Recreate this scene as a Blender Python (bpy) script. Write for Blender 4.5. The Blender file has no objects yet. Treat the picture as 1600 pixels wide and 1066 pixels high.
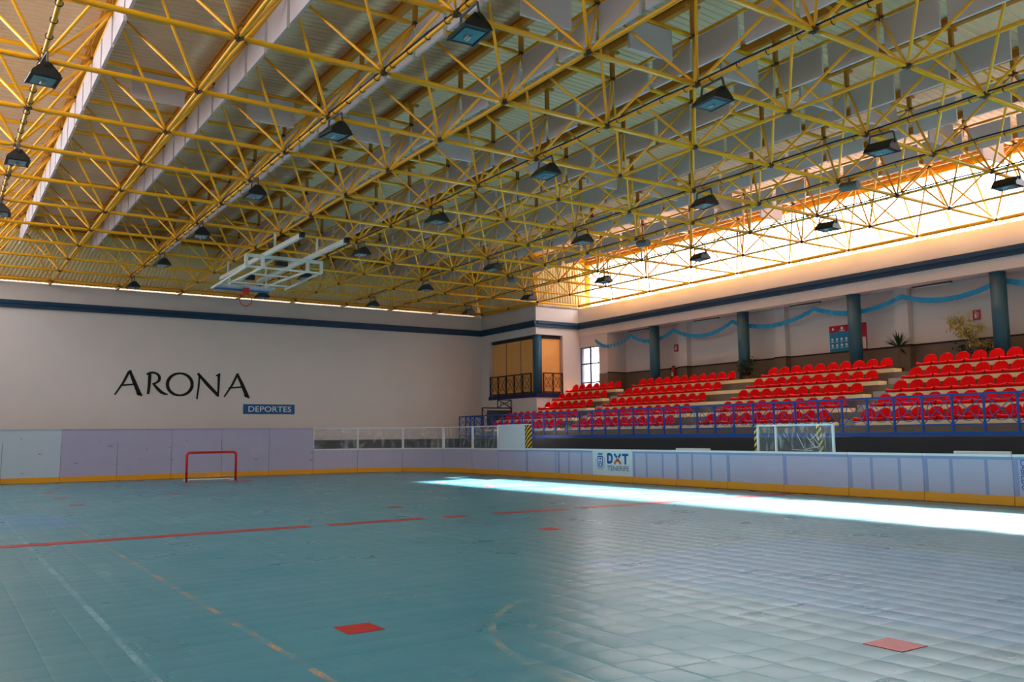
import bpy, math, random
from mathutils import Vector, Matrix
random.seed(7)
SC = bpy.context.scene
COL = SC.collection
PI = math.pi

# ------------------------------------------------------------------ helpers
def lin(c):
    c = c / 255.0
    return c / 12.92 if c <= 0.04045 else ((c + 0.055) / 1.055) ** 2.4
def rgb(r, g, b): return (lin(r), lin(g), lin(b), 1.0)

class MB:
    def __init__(s): s.v = []; s.f = []
    def add(s, vs, fs):
        o = len(s.v); s.v += [tuple(p) for p in vs]; s.f += [tuple(i + o for i in f) for f in fs]; return s
    def box(s, a, b):
        x0, y0, z0 = a; x1, y1, z1 = b
        if x0 > x1: x0, x1 = x1, x0
        if y0 > y1: y0, y1 = y1, y0
        if z0 > z1: z0, z1 = z1, z0
        return s.add([(x0,y0,z0),(x1,y0,z0),(x1,y1,z0),(x0,y1,z0),(x0,y0,z1),(x1,y0,z1),(x1,y1,z1),(x0,y1,z1)],
                     [(3,2,1,0),(4,5,6,7),(0,1,5,4),(1,2,6,5),(2,3,7,6),(3,0,4,7)])
    def bar(s, p, q, w, h=None, up=(0,0,1)):          # rectangular bar
        h = h or w; p = Vector(p); q = Vector(q); d = (q-p).normalized()
        u = Vector(up)
        if abs(d.dot(u)) > .98: u = Vector((0,1,0))
        a = d.cross(u).normalized()*w/2; b = a.cross(d).normalized()*h/2
        vs = [p-a-b,p+a-b,p+a+b,p-a+b,q-a-b,q+a-b,q+a+b,q-a+b]
        return s.add(vs, [(3,2,1,0),(4,5,6,7),(0,1,5,4),(1,2,6,5),(2,3,7,6),(3,0,4,7)])
    def rings(s, rings, closed=False, caps=True):      # loft of equal-length rings
        n = len(rings[0]); o = len(s.v)
        for r in rings: s.v += [tuple(p) for p in r]
        m = len(rings)
        for i in range(m if closed else m-1):
            a = o + i*n; b = o + ((i+1) % m)*n
            for k in range(n): s.f.append((a+k, a+(k+1)%n, b+(k+1)%n, b+k))
        if caps and not closed:
            s.f.append(tuple(o+k for k in reversed(range(n)))); s.f.append(tuple(o+(m-1)*n+k for k in range(n)))
        return s
    def tube(s, pts, r, n=8, closed=False, caps=True):
        pts = [Vector(p) for p in pts]; m = len(pts); rs = r if isinstance(r, (list,tuple)) else [r]*m
        rings = []; ref = None
        for i, p in enumerate(pts):
            a = pts[(i-1) % m] if (i or closed) else p; b = pts[(i+1) % m] if (i < m-1 or closed) else p
            d = (b-a).normalized()
            if ref is None: ref = Vector((0,0,1)) if abs(d.z) < .9 else Vector((1,0,0))
            u = (ref - d*ref.dot(d)).normalized(); w = d.cross(u); ref = u
            rings.append([p + (u*math.cos(2*PI*k/n) + w*math.sin(2*PI*k/n))*rs[i] for k in range(n)])
        return s.rings(rings, closed, caps)
    def torus(s, c, ax, R, r, n=24, m=6):
        ax = Vector(ax).normalized(); u = ax.orthogonal().normalized(); w = ax.cross(u); c = Vector(c)
        return s.tube([c + (u*math.cos(2*PI*k/n)+w*math.sin(2*PI*k/n))*R for k in range(n)], r, m, closed=True)
    def prism(s, poly, off):                            # planar polygon (3D pts) extruded by vector
        off = Vector(off); n = len(poly); p = [Vector(a) for a in poly]
        return s.add(p + [a+off for a in p], [tuple(reversed(range(n))), tuple(range(n,2*n))] + [(k,(k+1)%n,n+(k+1)%n,n+k) for k in range(n)])
    def ico(s, c, r):
        t = (1+5**.5)/2; c = Vector(c)
        vs = [(-1,t,0),(1,t,0),(-1,-t,0),(1,-t,0),(0,-1,t),(0,1,t),(0,-1,-t),(0,1,-t),(t,0,-1),(t,0,1),(-t,0,-1),(-t,0,1)]
        fs = [(0,11,5),(0,5,1),(0,1,7),(0,7,10),(0,10,11),(1,5,9),(5,11,4),(11,10,2),(10,7,6),(7,1,8),(3,9,4),(3,4,2),(3,2,6),(3,6,8),(3,8,9),(4,9,5),(2,4,11),(6,2,10),(8,6,7),(9,8,1)]
        return s.add([c+Vector(v).normalized()*r for v in vs], fs)
    def build(s, name, mat, parent=None, local=False, origin=None, smooth=False):
        vs = s.v
        if parent is not None:
            o = Vector((0,0,0)) if local else Vector(parent.get('_o', (0,0,0)))
        elif local: o = Vector((0,0,0))
        else:
            xs = [v[0] for v in vs]; ys = [v[1] for v in vs]; zs = [v[2] for v in vs]
            o = Vector(origin) if origin else Vector(((min(xs)+max(xs))/2, (min(ys)+max(ys))/2, min(zs)))
        me = bpy.data.meshes.new(name)
        me.from_pydata([(v[0]-o.x, v[1]-o.y, v[2]-o.z) for v in vs], [], s.f); me.update()
        me.materials.append(mat)
        if smooth:
            me.polygons.foreach_set('use_smooth', [True]*len(me.polygons))
        ob = bpy.data.objects.new(name, me); COL.objects.link(ob)
        if parent is not None:
            ob.parent = parent; ROOT_O[ob.name] = None
            if not local: ob['_o'] = tuple(o)
        else: ob.location = o; ob['_o'] = tuple(o)
        return ob
ROOT_O = {}
def tag(o, label, cat, group=None, kind=None):
    o['label'] = label; o['category'] = cat
    if group: o['group'] = group
    if kind: o['kind'] = kind
    return o
def thing(name, label, cat, loc=(0,0,0), group=None, rotz=0):
    o = bpy.data.objects.new(name, None); COL.objects.link(o); o.location = loc; o.rotation_euler = (0,0,rotz)
    o.empty_display_size = .2; o['_o'] = tuple(loc)
    return tag(o, label, cat, group)
def struct(name, mb, mat, label=None, smooth=False):
    o = mb.build(name, mat, smooth=smooth); o['kind'] = 'structure'; o['label'] = label or name.replace('_',' '); o['category'] = name.split('_')[0]
    return o
def copy_tree(o, parent=None):
    c = o.copy(); COL.objects.link(c)
    if parent is not None: c.parent = parent
    for ch in o.children: copy_tree(ch, c)
    return c
ORD = ['zeroth','first','second','third','fourth','fifth','sixth','seventh','eighth','ninth','tenth','eleventh','twelfth','thirteenth','fourteenth','fifteenth','sixteenth','seventeenth','eighteenth','nineteenth','twentieth']
ORD += ['twenty-'+w for w in ORD[1:10]] + ['thirtieth'] + ['thirty-'+w for w in ORD[1:10]] + ['fortieth']

# ------------------------------------------------------------------ materials
def mat(name, col, rough=.6, spec=.4, metal=0, noise=0, nscale=6, bump=0, bscale=40, trans=0, alpha=1):
    m = bpy.data.materials.new(name); m.use_nodes = True; nt = m.node_tree; b = nt.nodes['Principled BSDF']
    b.inputs['Base Color'].default_value = col; b.inputs['Roughness'].default_value = rough
    b.inputs['Specular IOR Level'].default_value = spec; b.inputs['Metallic'].default_value = metal
    if trans: b.inputs['Transmission Weight'].default_value = trans
    tc = nt.nodes.new('ShaderNodeTexCoord')
    if noise:
        n = nt.nodes.new('ShaderNodeTexNoise'); n.inputs['Scale'].default_value = nscale; n.inputs['Detail'].default_value = 5
        nt.links.new(tc.outputs['Object'], n.inputs['Vector'])
        mx = nt.nodes.new('ShaderNodeMix'); mx.data_type = 'RGBA'
        mx.inputs[6].default_value = tuple(c*(1-noise) for c in col[:3])+(1,); mx.inputs[7].default_value = tuple(min(1,c*(1+noise)) for c in col[:3])+(1,)
        nt.links.new(n.outputs['Fac'], mx.inputs[0]); nt.links.new(mx.outputs[2], b.inputs['Base Color'])
    if bump:
        n2 = nt.nodes.new('ShaderNodeTexNoise'); n2.inputs['Scale'].default_value = bscale
        nt.links.new(tc.outputs['Object'], n2.inputs['Vector'])
        bp = nt.nodes.new('ShaderNodeBump'); bp.inputs['Strength'].default_value = bump; bp.inputs['Distance'].default_value = .01
        nt.links.new(n2.outputs['Fac'], bp.inputs['Height']); nt.links.new(bp.outputs[0], b.inputs['Normal'])
    return m
M = {}
M['wall'] = mat('wall_plaster', rgb(216,205,201), .85, .2, noise=.04, nscale=1.2, bump=.15, bscale=60)
M['soffit'] = mat('soffit_paint', rgb(206,196,190), .85, .2, noise=.03)
M['blue'] = mat('trim_blue', rgb(22,58,88), .55, .4)
M['colblue'] = mat('column_blue', rgb(44,86,108), .5, .4, noise=.05)
M['railblue'] = mat('rail_blue', rgb(0,66,142), .35, .35)
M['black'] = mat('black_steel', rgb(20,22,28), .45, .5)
M['navy'] = mat('navy_slab', rgb(24,30,84), .5, .4)
M['yellow'] = mat('frame_yellow', rgb(240,168,14), .3, .5, noise=.06, nscale=3)
M['ochre'] = mat('purlin_ochre', rgb(188,124,30), .45, .4, noise=.08, nscale=3)
M['node'] = mat('node_dark', rgb(70,44,26), .5, .5)
M['deck'] = mat('deck_sheet', rgb(222,190,154), .5, .4, noise=.04, nscale=1)
M['siding'] = mat('eaves_sheet', rgb(226,202,150), .5, .4, noise=.03, nscale=1)
M['baffle'] = mat('baffle_felt', rgb(204,192,194), .9, .1, noise=.03, nscale=8)
M['board'] = mat('board_sheet', rgb(180,172,196), .35, .5, noise=.05, nscale=2.5)
M['boardpale'] = mat('board_pale', rgb(186,198,212), .4, .5, noise=.05, nscale=3)
M['boardwhite'] = mat('board_white', rgb(206,208,214), .4, .5, noise=.03)
M['stud'] = mat('board_stud', rgb(136,144,184), .4, .5)
M['cap'] = mat('cap_white', rgb(222,224,226), .4, .5)
M['kick'] = mat('kick_yellow', rgb(232,156,10), .4, .5, noise=.06, nscale=2)
M['dark'] = mat('dark_wall', rgb(54,54,58), .7, .3, noise=.08, nscale=2)
M['concrete'] = mat('concrete', rgb(134,120,108), .85, .2, noise=.16, nscale=3, bump=.2)
M['tan'] = mat('bench_tan', rgb(250,222,168), .6, .3, noise=.06, nscale=4)
M['wains'] = mat('wainscot', rgb(122,106,94), .7, .3, noise=.12, nscale=2)
M['wline'] = mat('wainscot_line', rgb(52,36,34), .6, .3)
M['red'] = mat('seat_red', rgb(226,0,4), .5, .12)
M['tile'] = mat('tile_red', rgb(176,44,40), .36, .4, noise=.12, nscale=30)
M['goal'] = mat('goal_red', rgb(206,24,24), .35, .5)
M['white'] = mat('white_paint', rgb(228,228,222), .45, .5)
M['rim'] = mat('rim_orange', rgb(216,52,34), .4, .5)
M['padblue'] = mat('pad_blue', rgb(30,110,190), .5, .4)
M['lamp'] = mat('lamp_black', rgb(20,22,24), .45, .5)
M['lampgray'] = mat('horn_grey', rgb(104,104,100), .5, .4)
M['lampglass'] = mat('lamp_glass', rgb(86,140,150), .12, .8)
M['reflector'] = mat('lamp_reflector', rgb(170,190,196), .25, .6, metal=.6)
M['cable'] = mat('cable_black', rgb(22,20,22), .5, .4)
M['wood'] = mat('panel_wood', rgb(242,174,96), .5, .4, noise=.10, nscale=2.5)
M['ink'] = mat('letter_black', rgb(14,14,16), .6, .3)
M['sign'] = mat('sign_blue', rgb(20,86,140), .5, .4)
M['signwhite'] = mat('sign_white', rgb(222,228,232), .5, .4)
M['logoblue'] = mat('logo_blue', rgb(10,84,150), .5, .4)
M['logoorange'] = mat('logo_orange', rgb(214,96,24), .5, .4)
M['logogrey'] = mat('logo_grey', rgb(70,104,140), .5, .4)
M['posterblue'] = mat('poster_blue', rgb(36,132,176), .5, .3)
M['posterred'] = mat('poster_red', rgb(190,30,54), .5, .3)
M['hazyellow'] = mat('hazard_yellow', rgb(214,176,60), .5, .4)
M['leafdark'] = mat('leaf_dark', rgb(44,62,34), .5, .4, noise=.3, nscale=20)
M['leafolive'] = mat('leaf_olive', rgb(206,182,92), .5, .4, noise=.3, nscale=20)
M['bark'] = mat('bark', rgb(120,96,74), .8, .2)
M['pot'] = mat('pot_terracotta', rgb(126,70,52), .8, .2)
M['extred'] = mat('extinguisher_red', rgb(190,24,26), .3, .6)
M['garland'] = mat('garland_turquoise', rgb(50,160,206), .6, .3, noise=.2, nscale=30)
M['frameblue'] = mat('window_blue', rgb(60,104,140), .5, .4)
M['net'] = mat('net_white', rgb(210,208,200), .8, .2)
M['fix'] = mat('fixture_grey', rgb(88,80,76), .5, .4)
M['conc2'] = mat('aisle_concrete', rgb(184,174,164), .85, .2, noise=.12, nscale=3)

def glassmat(name, tint, transp, rough=.05, scratch=False):
    m = bpy.data.materials.new(name); m.use_nodes = True; nt = m.node_tree; nt.nodes.clear()
    out = nt.nodes.new('ShaderNodeOutputMaterial'); tr = nt.nodes.new('ShaderNodeBsdfTransparent'); tr.inputs[0].default_value = tint
    pb = nt.nodes.new('ShaderNodeBsdfPrincipled'); pb.inputs['Base Color'].default_value = (.75,.77,.8,1); pb.inputs['Roughness'].default_value = rough
    mx = nt.nodes.new('ShaderNodeMixShader'); mx.inputs[0].default_value = 1-transp
    nt.links.new(tr.outputs[0], mx.inputs[1]); nt.links.new(pb.outputs[0], mx.inputs[2]); nt.links.new(mx.outputs[0], out.inputs[0])
    if scratch:
        tc = nt.nodes.new('ShaderNodeTexCoord'); mp = nt.nodes.new('ShaderNodeMapping'); mp.inputs['Scale'].default_value = (1,3,1.2)
        mp.inputs['Rotation'].default_value = (.9,0,0)
        n = nt.nodes.new('ShaderNodeTexNoise'); n.inputs['Scale'].default_value = 3.2; n.inputs['Detail'].default_value = 8
        r = nt.nodes.new('ShaderNodeMapRange'); r.inputs[1].default_value = .5; r.inputs[2].default_value = .8; r.inputs[3].default_value = 1-transp; r.inputs[4].default_value = .35
        nt.links.new(tc.outputs['Object'], mp.inputs[0]); nt.links.new(mp.outputs[0], n.inputs['Vector']); nt.links.new(n.outputs['Fac'], r.inputs[0]); nt.links.new(r.outputs[0], mx.inputs[0])
    return m
M['glass'] = glassmat('screen_glass', (.95,.95,.95,1), .94, scratch=True)
M['pane'] = glassmat('window_pane', (.95,.97,1,1), .93)
M['tglass'] = glassmat('backboard_acrylic', (.95,.95,.95,1), .12)
def polycarb():
    m = bpy.data.materials.new('polycarbonate'); m.use_nodes = True; nt = m.node_tree; nt.nodes.clear()
    out = nt.nodes.new('ShaderNodeOutputMaterial'); tr = nt.nodes.new('ShaderNodeBsdfTransparent'); tr.inputs[0].default_value = (.9,.93,.96,1)
    nt.links.new(tr.outputs[0], out.inputs[0])
    return m
M['poly'] = polycarb()
def hazard():
    m = mat('hazard_stripes', rgb(214,176,60), .5, .4); nt = m.node_tree; b = nt.nodes['Principled BSDF']
    g = nt.nodes.new('ShaderNodeNewGeometry'); sp = nt.nodes.new('ShaderNodeSeparateXYZ'); nt.links.new(g.outputs['Position'], sp.inputs[0])
    a = nt.nodes.new('ShaderNodeMath'); a.operation = 'ADD'; nt.links.new(sp.outputs[1], a.inputs[0]); nt.links.new(sp.outputs[2], a.inputs[1])
    a2 = nt.nodes.new('ShaderNodeMath'); a2.operation = 'MULTIPLY_ADD'; nt.links.new(sp.outputs[0], a2.inputs[0]); a2.inputs[1].default_value = -1.0; nt.links.new(a.outputs[0], a2.inputs[2])
    mu = nt.nodes.new('ShaderNodeMath'); mu.operation = 'MULTIPLY'; mu.inputs[1].default_value = 6.0; nt.links.new(a2.outputs[0], mu.inputs[0])
    fr = nt.nodes.new('ShaderNodeMath'); fr.operation = 'FRACT'; nt.links.new(mu.outputs[0], fr.inputs[0])
    gt = nt.nodes.new('ShaderNodeMath'); gt.operation = 'GREATER_THAN'; gt.inputs[1].default_value = .5; nt.links.new(fr.outputs[0], gt.inputs[0])
    mx = nt.nodes.new('ShaderNodeMix'); mx.data_type = 'RGBA'; mx.inputs[6].default_value = rgb(214,176,60); mx.inputs[7].default_value = rgb(18,18,18)
    nt.links.new(gt.outputs[0], mx.inputs[0]); nt.links.new(mx.outputs[2], b.inputs['Base Color']); return m
M['hazard'] = hazard()

class NT:                                                # tiny node-math builder for the floor
    def __init__(s, nt): s.nt = nt
    def val(s, sock, x):
        if isinstance(x, (int, float)): sock.default_value = x
        else: s.nt.links.new(x, sock)
    def m(s, op, a, b=0, c=0):
        n = s.nt.nodes.new('ShaderNodeMath'); n.operation = op; s.val(n.inputs[0], a); s.val(n.inputs[1], b); s.val(n.inputs[2], c); return n.outputs[0]
    def noise(s, vec, scale, detail=4, sx=1, sy=1, rot=0):
        mp = s.nt.nodes.new('ShaderNodeMapping'); mp.inputs['Scale'].default_value = (sx, sy, 1); mp.inputs['Rotation'].default_value = (0,0,rot)
        s.nt.links.new(vec, mp.inputs[0]); n = s.nt.nodes.new('ShaderNodeTexNoise'); n.inputs['Scale'].default_value = scale; n.inputs['Detail'].default_value = detail
        s.nt.links.new(mp.outputs[0], n.inputs['Vector']); return n.outputs['Fac']
    def rng(s, x, a, b, c=0, d=1):
        n = s.nt.nodes.new('ShaderNodeMapRange'); s.val(n.inputs[0], x)
        for i, v in enumerate((a,b,c,d)): n.inputs[i+1].default_value = v
        return n.outputs[0]
    def mix(s, f, a, b):
        n = s.nt.nodes.new('ShaderNodeMix'); n.data_type = 'RGBA'; s.val(n.inputs[0], f)
        for i, v in ((6,a),(7,b)):
            if isinstance(v, tuple): n.inputs[i].default_value = v
            else: s.nt.links.new(v, n.inputs[i])
        return n.outputs[2]
    def band(s, x, c, h):                                # 1 inside |x-c|<h
        return s.m('LESS_THAN', s.m('ABSOLUTE', s.m('SUBTRACT', x, c)), h)
TILE = .305
def floormat():
    m = bpy.data.materials.new('sport_tiles'); m.use_nodes = True; nt = m.node_tree; b = nt.nodes['Principled BSDF']; N = NT(nt)
    g = nt.nodes.new('ShaderNodeNewGeometry'); P = g.outputs['Position']; sp = nt.nodes.new('ShaderNodeSeparateXYZ'); nt.links.new(P, sp.inputs[0]); X, Y = sp.outputs[0], sp.outputs[1]
    big = N.noise(P, .25, 3); streak = N.noise(P, 2.2, 5, .35, 1.6, .2); grain = N.noise(P, 70, 2)
    c = N.mix(N.rng(big, .3, .7), rgb(57,132,150), rgb(79,143,159))
    c = N.mix(N.m('MULTIPLY', N.rng(streak, .4, .75), .2), c, rgb(120,164,168))
    c = N.mix(N.m('MULTIPLY', N.rng(grain, .35, .65), .09), c, rgb(28,96,112))
    # bluer replacement tiles in two areas
    b1 = N.m('MULTIPLY', N.band(X, 8.4, 2.05), N.band(Y, 5.6, 2.75)); b2 = N.m('MULTIPLY', N.band(X, .9, 1.4), N.band(Y, 18.6, 1.75))
    c = N.mix(N.m('MULTIPLY', N.m('ADD', b1, b2), .45), c, rgb(52,134,190))
    # faded court lines
    wear = N.rng(N.noise(P, 1.7, 6), .42, .62); fine = N.rng(N.noise(P, 30, 3), .35, .6)
    wl = N.m('MULTIPLY', N.band(X, 1.26, .028), N.m('MULTIPLY', fine, N.m('ADD', N.m('MULTIPLY', wear, .75), .2)))
    c = N.mix(N.m("MULTIPLY", wl, .6), c, rgb(170,214,226))
    wear2 = N.rng(N.noise(P, 2.3, 6), .47, .6)
    ol = N.m('MULTIPLY', N.band(X, 2.15, .028), N.m('MULTIPLY', fine, N.m('ADD', N.m('MULTIPLY', wear2, .85), .12)))
    c = N.mix(N.m("MULTIPLY", ol, .7), c, rgb(226,150,50))
    rr = N.m('SQRT', N.m('ADD', N.m('POWER', N.m('SUBTRACT', X, 5.9), 2), N.m('POWER', N.m('SUBTRACT', Y, 4.6), 2)))
    ar = N.m('MULTIPLY', N.band(rr, 2.55, .03), N.m('MULTIPLY', N.m('LESS_THAN', X, 4.6), N.m('MULTIPLY', fine, N.m('ADD', N.m('MULTIPLY', wear2, .8), .15))))
    c = N.mix(N.m('MULTIPLY', ar, .4), c, rgb(226,190,120))
    # skate scratches
    def arcs(scale, r0, w, mscale, lo, hi):
        vn = nt.nodes.new('ShaderNodeTexVoronoi'); vn.inputs['Scale'].default_value = scale
        wob = nt.nodes.new('ShaderNodeVectorMath'); wob.operation = 'ADD'; nz = nt.nodes.new('ShaderNodeTexNoise'); nz.inputs['Scale'].default_value = .9
        nt.links.new(P, nz.inputs['Vector']); nt.links.new(P, wob.inputs[0]); nt.links.new(nz.outputs['Color'], wob.inputs[1]); nt.links.new(wob.outputs[0], vn.inputs['Vector'])
        return N.m('MULTIPLY', N.band(vn.outputs['Distance'], r0, w), N.rng(N.noise(P, mscale, 3), lo, hi))
    c = N.mix(N.m('MULTIPLY', arcs(.55, .48, .003, 1.3, .56, .62), .3), c, rgb(200,214,216))
    c = N.mix(N.m('MULTIPLY', arcs(.8, .36, .0035, 1.7, .56, .62), .22), c, rgb(190,208,212))
    c = N.mix(N.m('MULTIPLY', arcs(1.1, .3, .004, 2.1, .58, .64), .3), c, rgb(40,60,70))
    nt.links.new(c, b.inputs['Base Color'])
    # tiles: each slightly domed with a fine joint
    u = N.m('SUBTRACT', N.m('MULTIPLY', N.m('FRACT', N.m('DIVIDE', N.m('ADD', X, 100*TILE - 5.76 + TILE/2), TILE)), 2), 1)
    v = N.m('SUBTRACT', N.m('MULTIPLY', N.m('FRACT', N.m('DIVIDE', N.m('ADD', Y, 100*TILE - 3.83 + TILE/2), TILE)), 2), 1)
    d2 = N.m('ADD', N.m('POWER', u, 2), N.m('POWER', v, 2))
    mm = N.m('MAXIMUM', N.m('ABSOLUTE', u), N.m('ABSOLUTE', v)); joint = N.rng(mm, .93, 1.0); win = N.m('SUBTRACT', 1, N.m('POWER', mm, 8))
    h = N.m('SUBTRACT', N.m('MULTIPLY', d2, -.5), N.m('MULTIPLY', joint, .1))
    cell = nt.nodes.new('ShaderNodeCombineXYZ')
    nt.links.new(N.m('FLOOR', N.m('DIVIDE', N.m('ADD', X, 100*TILE - 5.76 + TILE/2), TILE)), cell.inputs[0]); nt.links.new(N.m('FLOOR', N.m('DIVIDE', N.m('ADD', Y, 100*TILE - 3.83 + TILE/2), TILE)), cell.inputs[1])
    wn = nt.nodes.new('ShaderNodeTexWhiteNoise'); nt.links.new(cell.outputs[0], wn.inputs['Vector']); sc_ = nt.nodes.new('ShaderNodeSeparateColor'); nt.links.new(wn.outputs['Color'], sc_.inputs[0])
    h = N.m('ADD', h, N.m('MULTIPLY', N.m('MULTIPLY', u, win), N.m('MULTIPLY', N.m('SUBTRACT', sc_.outputs[0], .5), .3)))
    h = N.m('ADD', h, N.m('MULTIPLY', N.m('MULTIPLY', v, win), N.m('MULTIPLY', N.m('SUBTRACT', sc_.outputs[1], .5), .3)))
    h = N.m('ADD', h, N.m('MULTIPLY', N.noise(P, 5, 3), .12))
    h = N.m('ADD', h, N.m('MULTIPLY', grain, .05))
    bp = nt.nodes.new('ShaderNodeBump'); bp.inputs['Strength'].default_value = 1; bp.inputs['Distance'].default_value = FLOOR_BUMP; nt.links.new(h, bp.inputs['Height'])
    nt.links.new(bp.outputs[0], b.inputs['Normal'])
    ro = N.rng(N.noise(P, 1.1, 4), .3, .7, FLOOR_R-.04, FLOOR_R+.06); nt.links.new(ro, b.inputs['Roughness'])
    b.inputs['Specular IOR Level'].default_value = FLOOR_S
    return m
FLOOR_BUMP, FLOOR_R, FLOOR_S = .0058, .30, .66
M['floor'] = floormat()

def boardscuff(m):                                       # black puck and stick scuffs on the tall boards
    nt = m.node_tree; b = nt.nodes['Principled BSDF']; N = NT(nt); g = nt.nodes.new('ShaderNodeNewGeometry'); P = g.outputs['Position']
    mp = nt.nodes.new('ShaderNodeMapping'); mp.inputs['Scale'].default_value = (2.4,1,11); mp.inputs['Rotation'].default_value = (0,-.2,0); nt.links.new(P, mp.inputs[0])
    n = nt.nodes.new('ShaderNodeTexNoise'); n.inputs['Scale'].default_value = 1.1; n.inputs['Detail'].default_value = 4; nt.links.new(mp.outputs[0], n.inputs['Vector'])
    f = N.m('MULTIPLY', N.rng(n.outputs['Fac'], .70, .73), .75)
    src = b.inputs['Base Color'].links[0].from_socket
    nt.links.new(N.mix(f, src, rgb(60,60,74)), b.inputs['Base Color'])
M['boardtall'] = mat('board_tall', rgb(172,166,194), .35, .5, noise=.07, nscale=2.5)
boardscuff(M['boardtall']); boardscuff(M['boardpale'])

# ------------------------------------------------------------------ dimensions (metres; camera stands at the origin)
XL, XR, YN, YF = -1.75, 24.2, -6.9, 35.6        # hall
ZW = 7.12                                        # wall head
WX, WY = 21.85, 31.04                            # balcony wing corner
XB = 25.3                                        # back wall behind the stand
NX = [3.39 + 2.26*k for k in range(-2, 10)]      # lower nodes
NY = [34.92 - 2.285*j for j in range(19)]
UX = [2.26 + 2.26*k for k in range(-1, 10)]      # upper nodes
UY = [33.78 - 2.285*j for j in range(18)]
ZL, ZU = 7.16, 8.73
def zpurl(x): return 9.32 - .042*abs(x - 11.3)

# ------------------------------------------------------------------ room shell
struct('floor', MB().box((XL-.3, YN-.3, -.2), (XB+.3, YF+.3, 0)), M['floor'], 'teal interlocking sports tile floor of the rink')
struct('wall_far', MB().box((XL-.3, YF, 0), (XB+.3, YF+.3, ZW)), M['wall'], 'white plastered end wall with blue band and lettering')
struct('wall_left', MB().box((XL-.3, YN, 0), (XL, YF, ZW)), M['wall'])
struct('wall_near', MB().box((XL-.3, YN-.3, 0), (XB+.3, YN, ZW)), M['wall'])
struct('wall_right', MB().box((XB, YN, 0), (XB+.3, WY, ZW-.1)), M['wall'], 'white back wall behind the stand')
# beam over the stand, slab above the passage
struct('wall_right_beam', MB().box((XR, YN, 5.86), (24.65, WY, ZW)), M['wall'], 'white beam over the stand carrying the clerestory')
struct('ceiling_passage', MB().box((24.65, YN, 5.92), (XB, 31.3, 6.6)), M['soffit'], 'low ceiling behind the columns')
struct('roof_slab', MB().box((24.65, YN, 6.6), (XB+.3, YF, ZW-.05)), M['wall'])
# balcony wing: lower block, piers, head
w = MB(); w.box((WX, WY, 0), (XB, YF, 3.12)); w.box((WX, WY, 5.87), (XB, YF, ZW)); w.box((WX, 34.9, 3.12), (XB, YF, 5.87)); w.box((23.3, WY, 3.12), (XR+.3, 31.5, 5.87)); w.box((23.3, 31.5, 3.12), (XB, 34.9, 5.87))
struct('wall_wing', w, M['wall'], 'white wing wall around the corner balcony')
struct('trim_slab', MB().box((WX-.05, WY-.05, 3.12), (23.3, 34.9, 3.28)), M['navy'], 'dark blue balcony floor edge')
def trim(n, a, b):
    m = MB(); (x0,y0),(x1,y1) = a, b
    m.box((x0,y0,6.20),(x1,y1,6.33)); 
    ex = .05
    m2 = MB().box((x0-(ex if x1-x0 < .5 else 0), y0-(ex if y1-y0 < .5 else 0), 6.33), (x1, y1, 6.46))
    m.add(m2.v, m2.f); struct('trim_%d' % n, m, M['blue'], 'dark blue moulded band')
trim(1, (XL, YF-.1), (WX, YF)); trim(2, (WX-.1, WY-.1), (WX, YF-.1)); trim(3, (WX, WY-.1), (XR, WY)); trim(4, (XR-.1, YN), (XR, WY-.1))
struct('baseboard_far', MB().box((XL, YF-.05, 0), (WX, YF, 1.36)), M['dark'], 'dark grey wainscot at the foot of the end wall')
# passage walls: window bay at the far end, return, pilasters, wainscot
wb = MB(); WXW = 24.25
wb.box((WXW, 29.1, 3.0), (XB, 29.66, 5.92)); wb.box((WXW, 29.66, 3.0), (WXW+.25, WY, 3.55)); wb.box((WXW, 29.66, 5.36), (WXW+.25, WY, 5.92))
struct('wall_window_bay', wb, M['wall'], 'white wall bay holding the blue window')
pl = MB()
for y in (25.15, 20.3, 15.6, 11.0, 6.4): pl.box((XB-.25, y, 3.0), (XB, y+.45, 5.92))
struct('wall_pilasters', pl, M['wall'], 'shallow white wall piers along the passage')
wn = MB(); wn.box((XB-.03, YN, 3.2), (XB, 29.1, 4.12)); wn.box((WXW-.02, 29.08, 3.2), (XB, 29.1, 4.12)); wn.box((WXW-.02, 29.1, 3.2), (WXW, 29.66, 4.12))
for y in (25.15, 20.3, 15.6, 11.0, 6.4): wn.box((XB-.28, y-.02, 3.2), (XB-.25, y+.47, 4.12)); wn.box((XB-.26, y-.02, 3.2), (XB, y, 4.12))
struct('baseboard_right', wn, M['wains'], 'brown grey wainscot along the passage wall')
wl = MB(); wl.box((XB-.05, YN, 4.12), (XB, 29.1, 4.17)); wl.box((WXW-.03, 29.06, 4.12), (XB, 29.1, 4.17))
for y in (25.15, 20.3, 15.6, 11.0, 6.4): wl.box((XB-.3, y-.04, 4.12), (XB-.25, y+.49, 4.17)); wl.box((XB-.26, y-.04, 4.12), (XB, y-.02, 4.17))
struct('trim_5', wl, M['wline'], 'dark line capping the wainscot')
# window at the far end of the passage
wf = MB()
for y in (29.69, 30.35, 31.02): wf.bar((WXW+.08, y, 3.55), (WXW+.08, y, 5.36), .06)
for z in (3.58, 3.78, 4.62, 5.34): wf.bar((WXW+.08, 29.66, z), (WXW+.08, WY, z), .06)
win = wf.build('window_3', M['frameblue']); win['kind'] = 'structure'; win['label'] = 'tall blue framed window beside the balcony'; win['category'] = 'window'
MB().box((WXW+.075, 29.66, 3.55), (WXW+.085, WY, 5.36)).build('pane', M['pane'], win)

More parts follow.
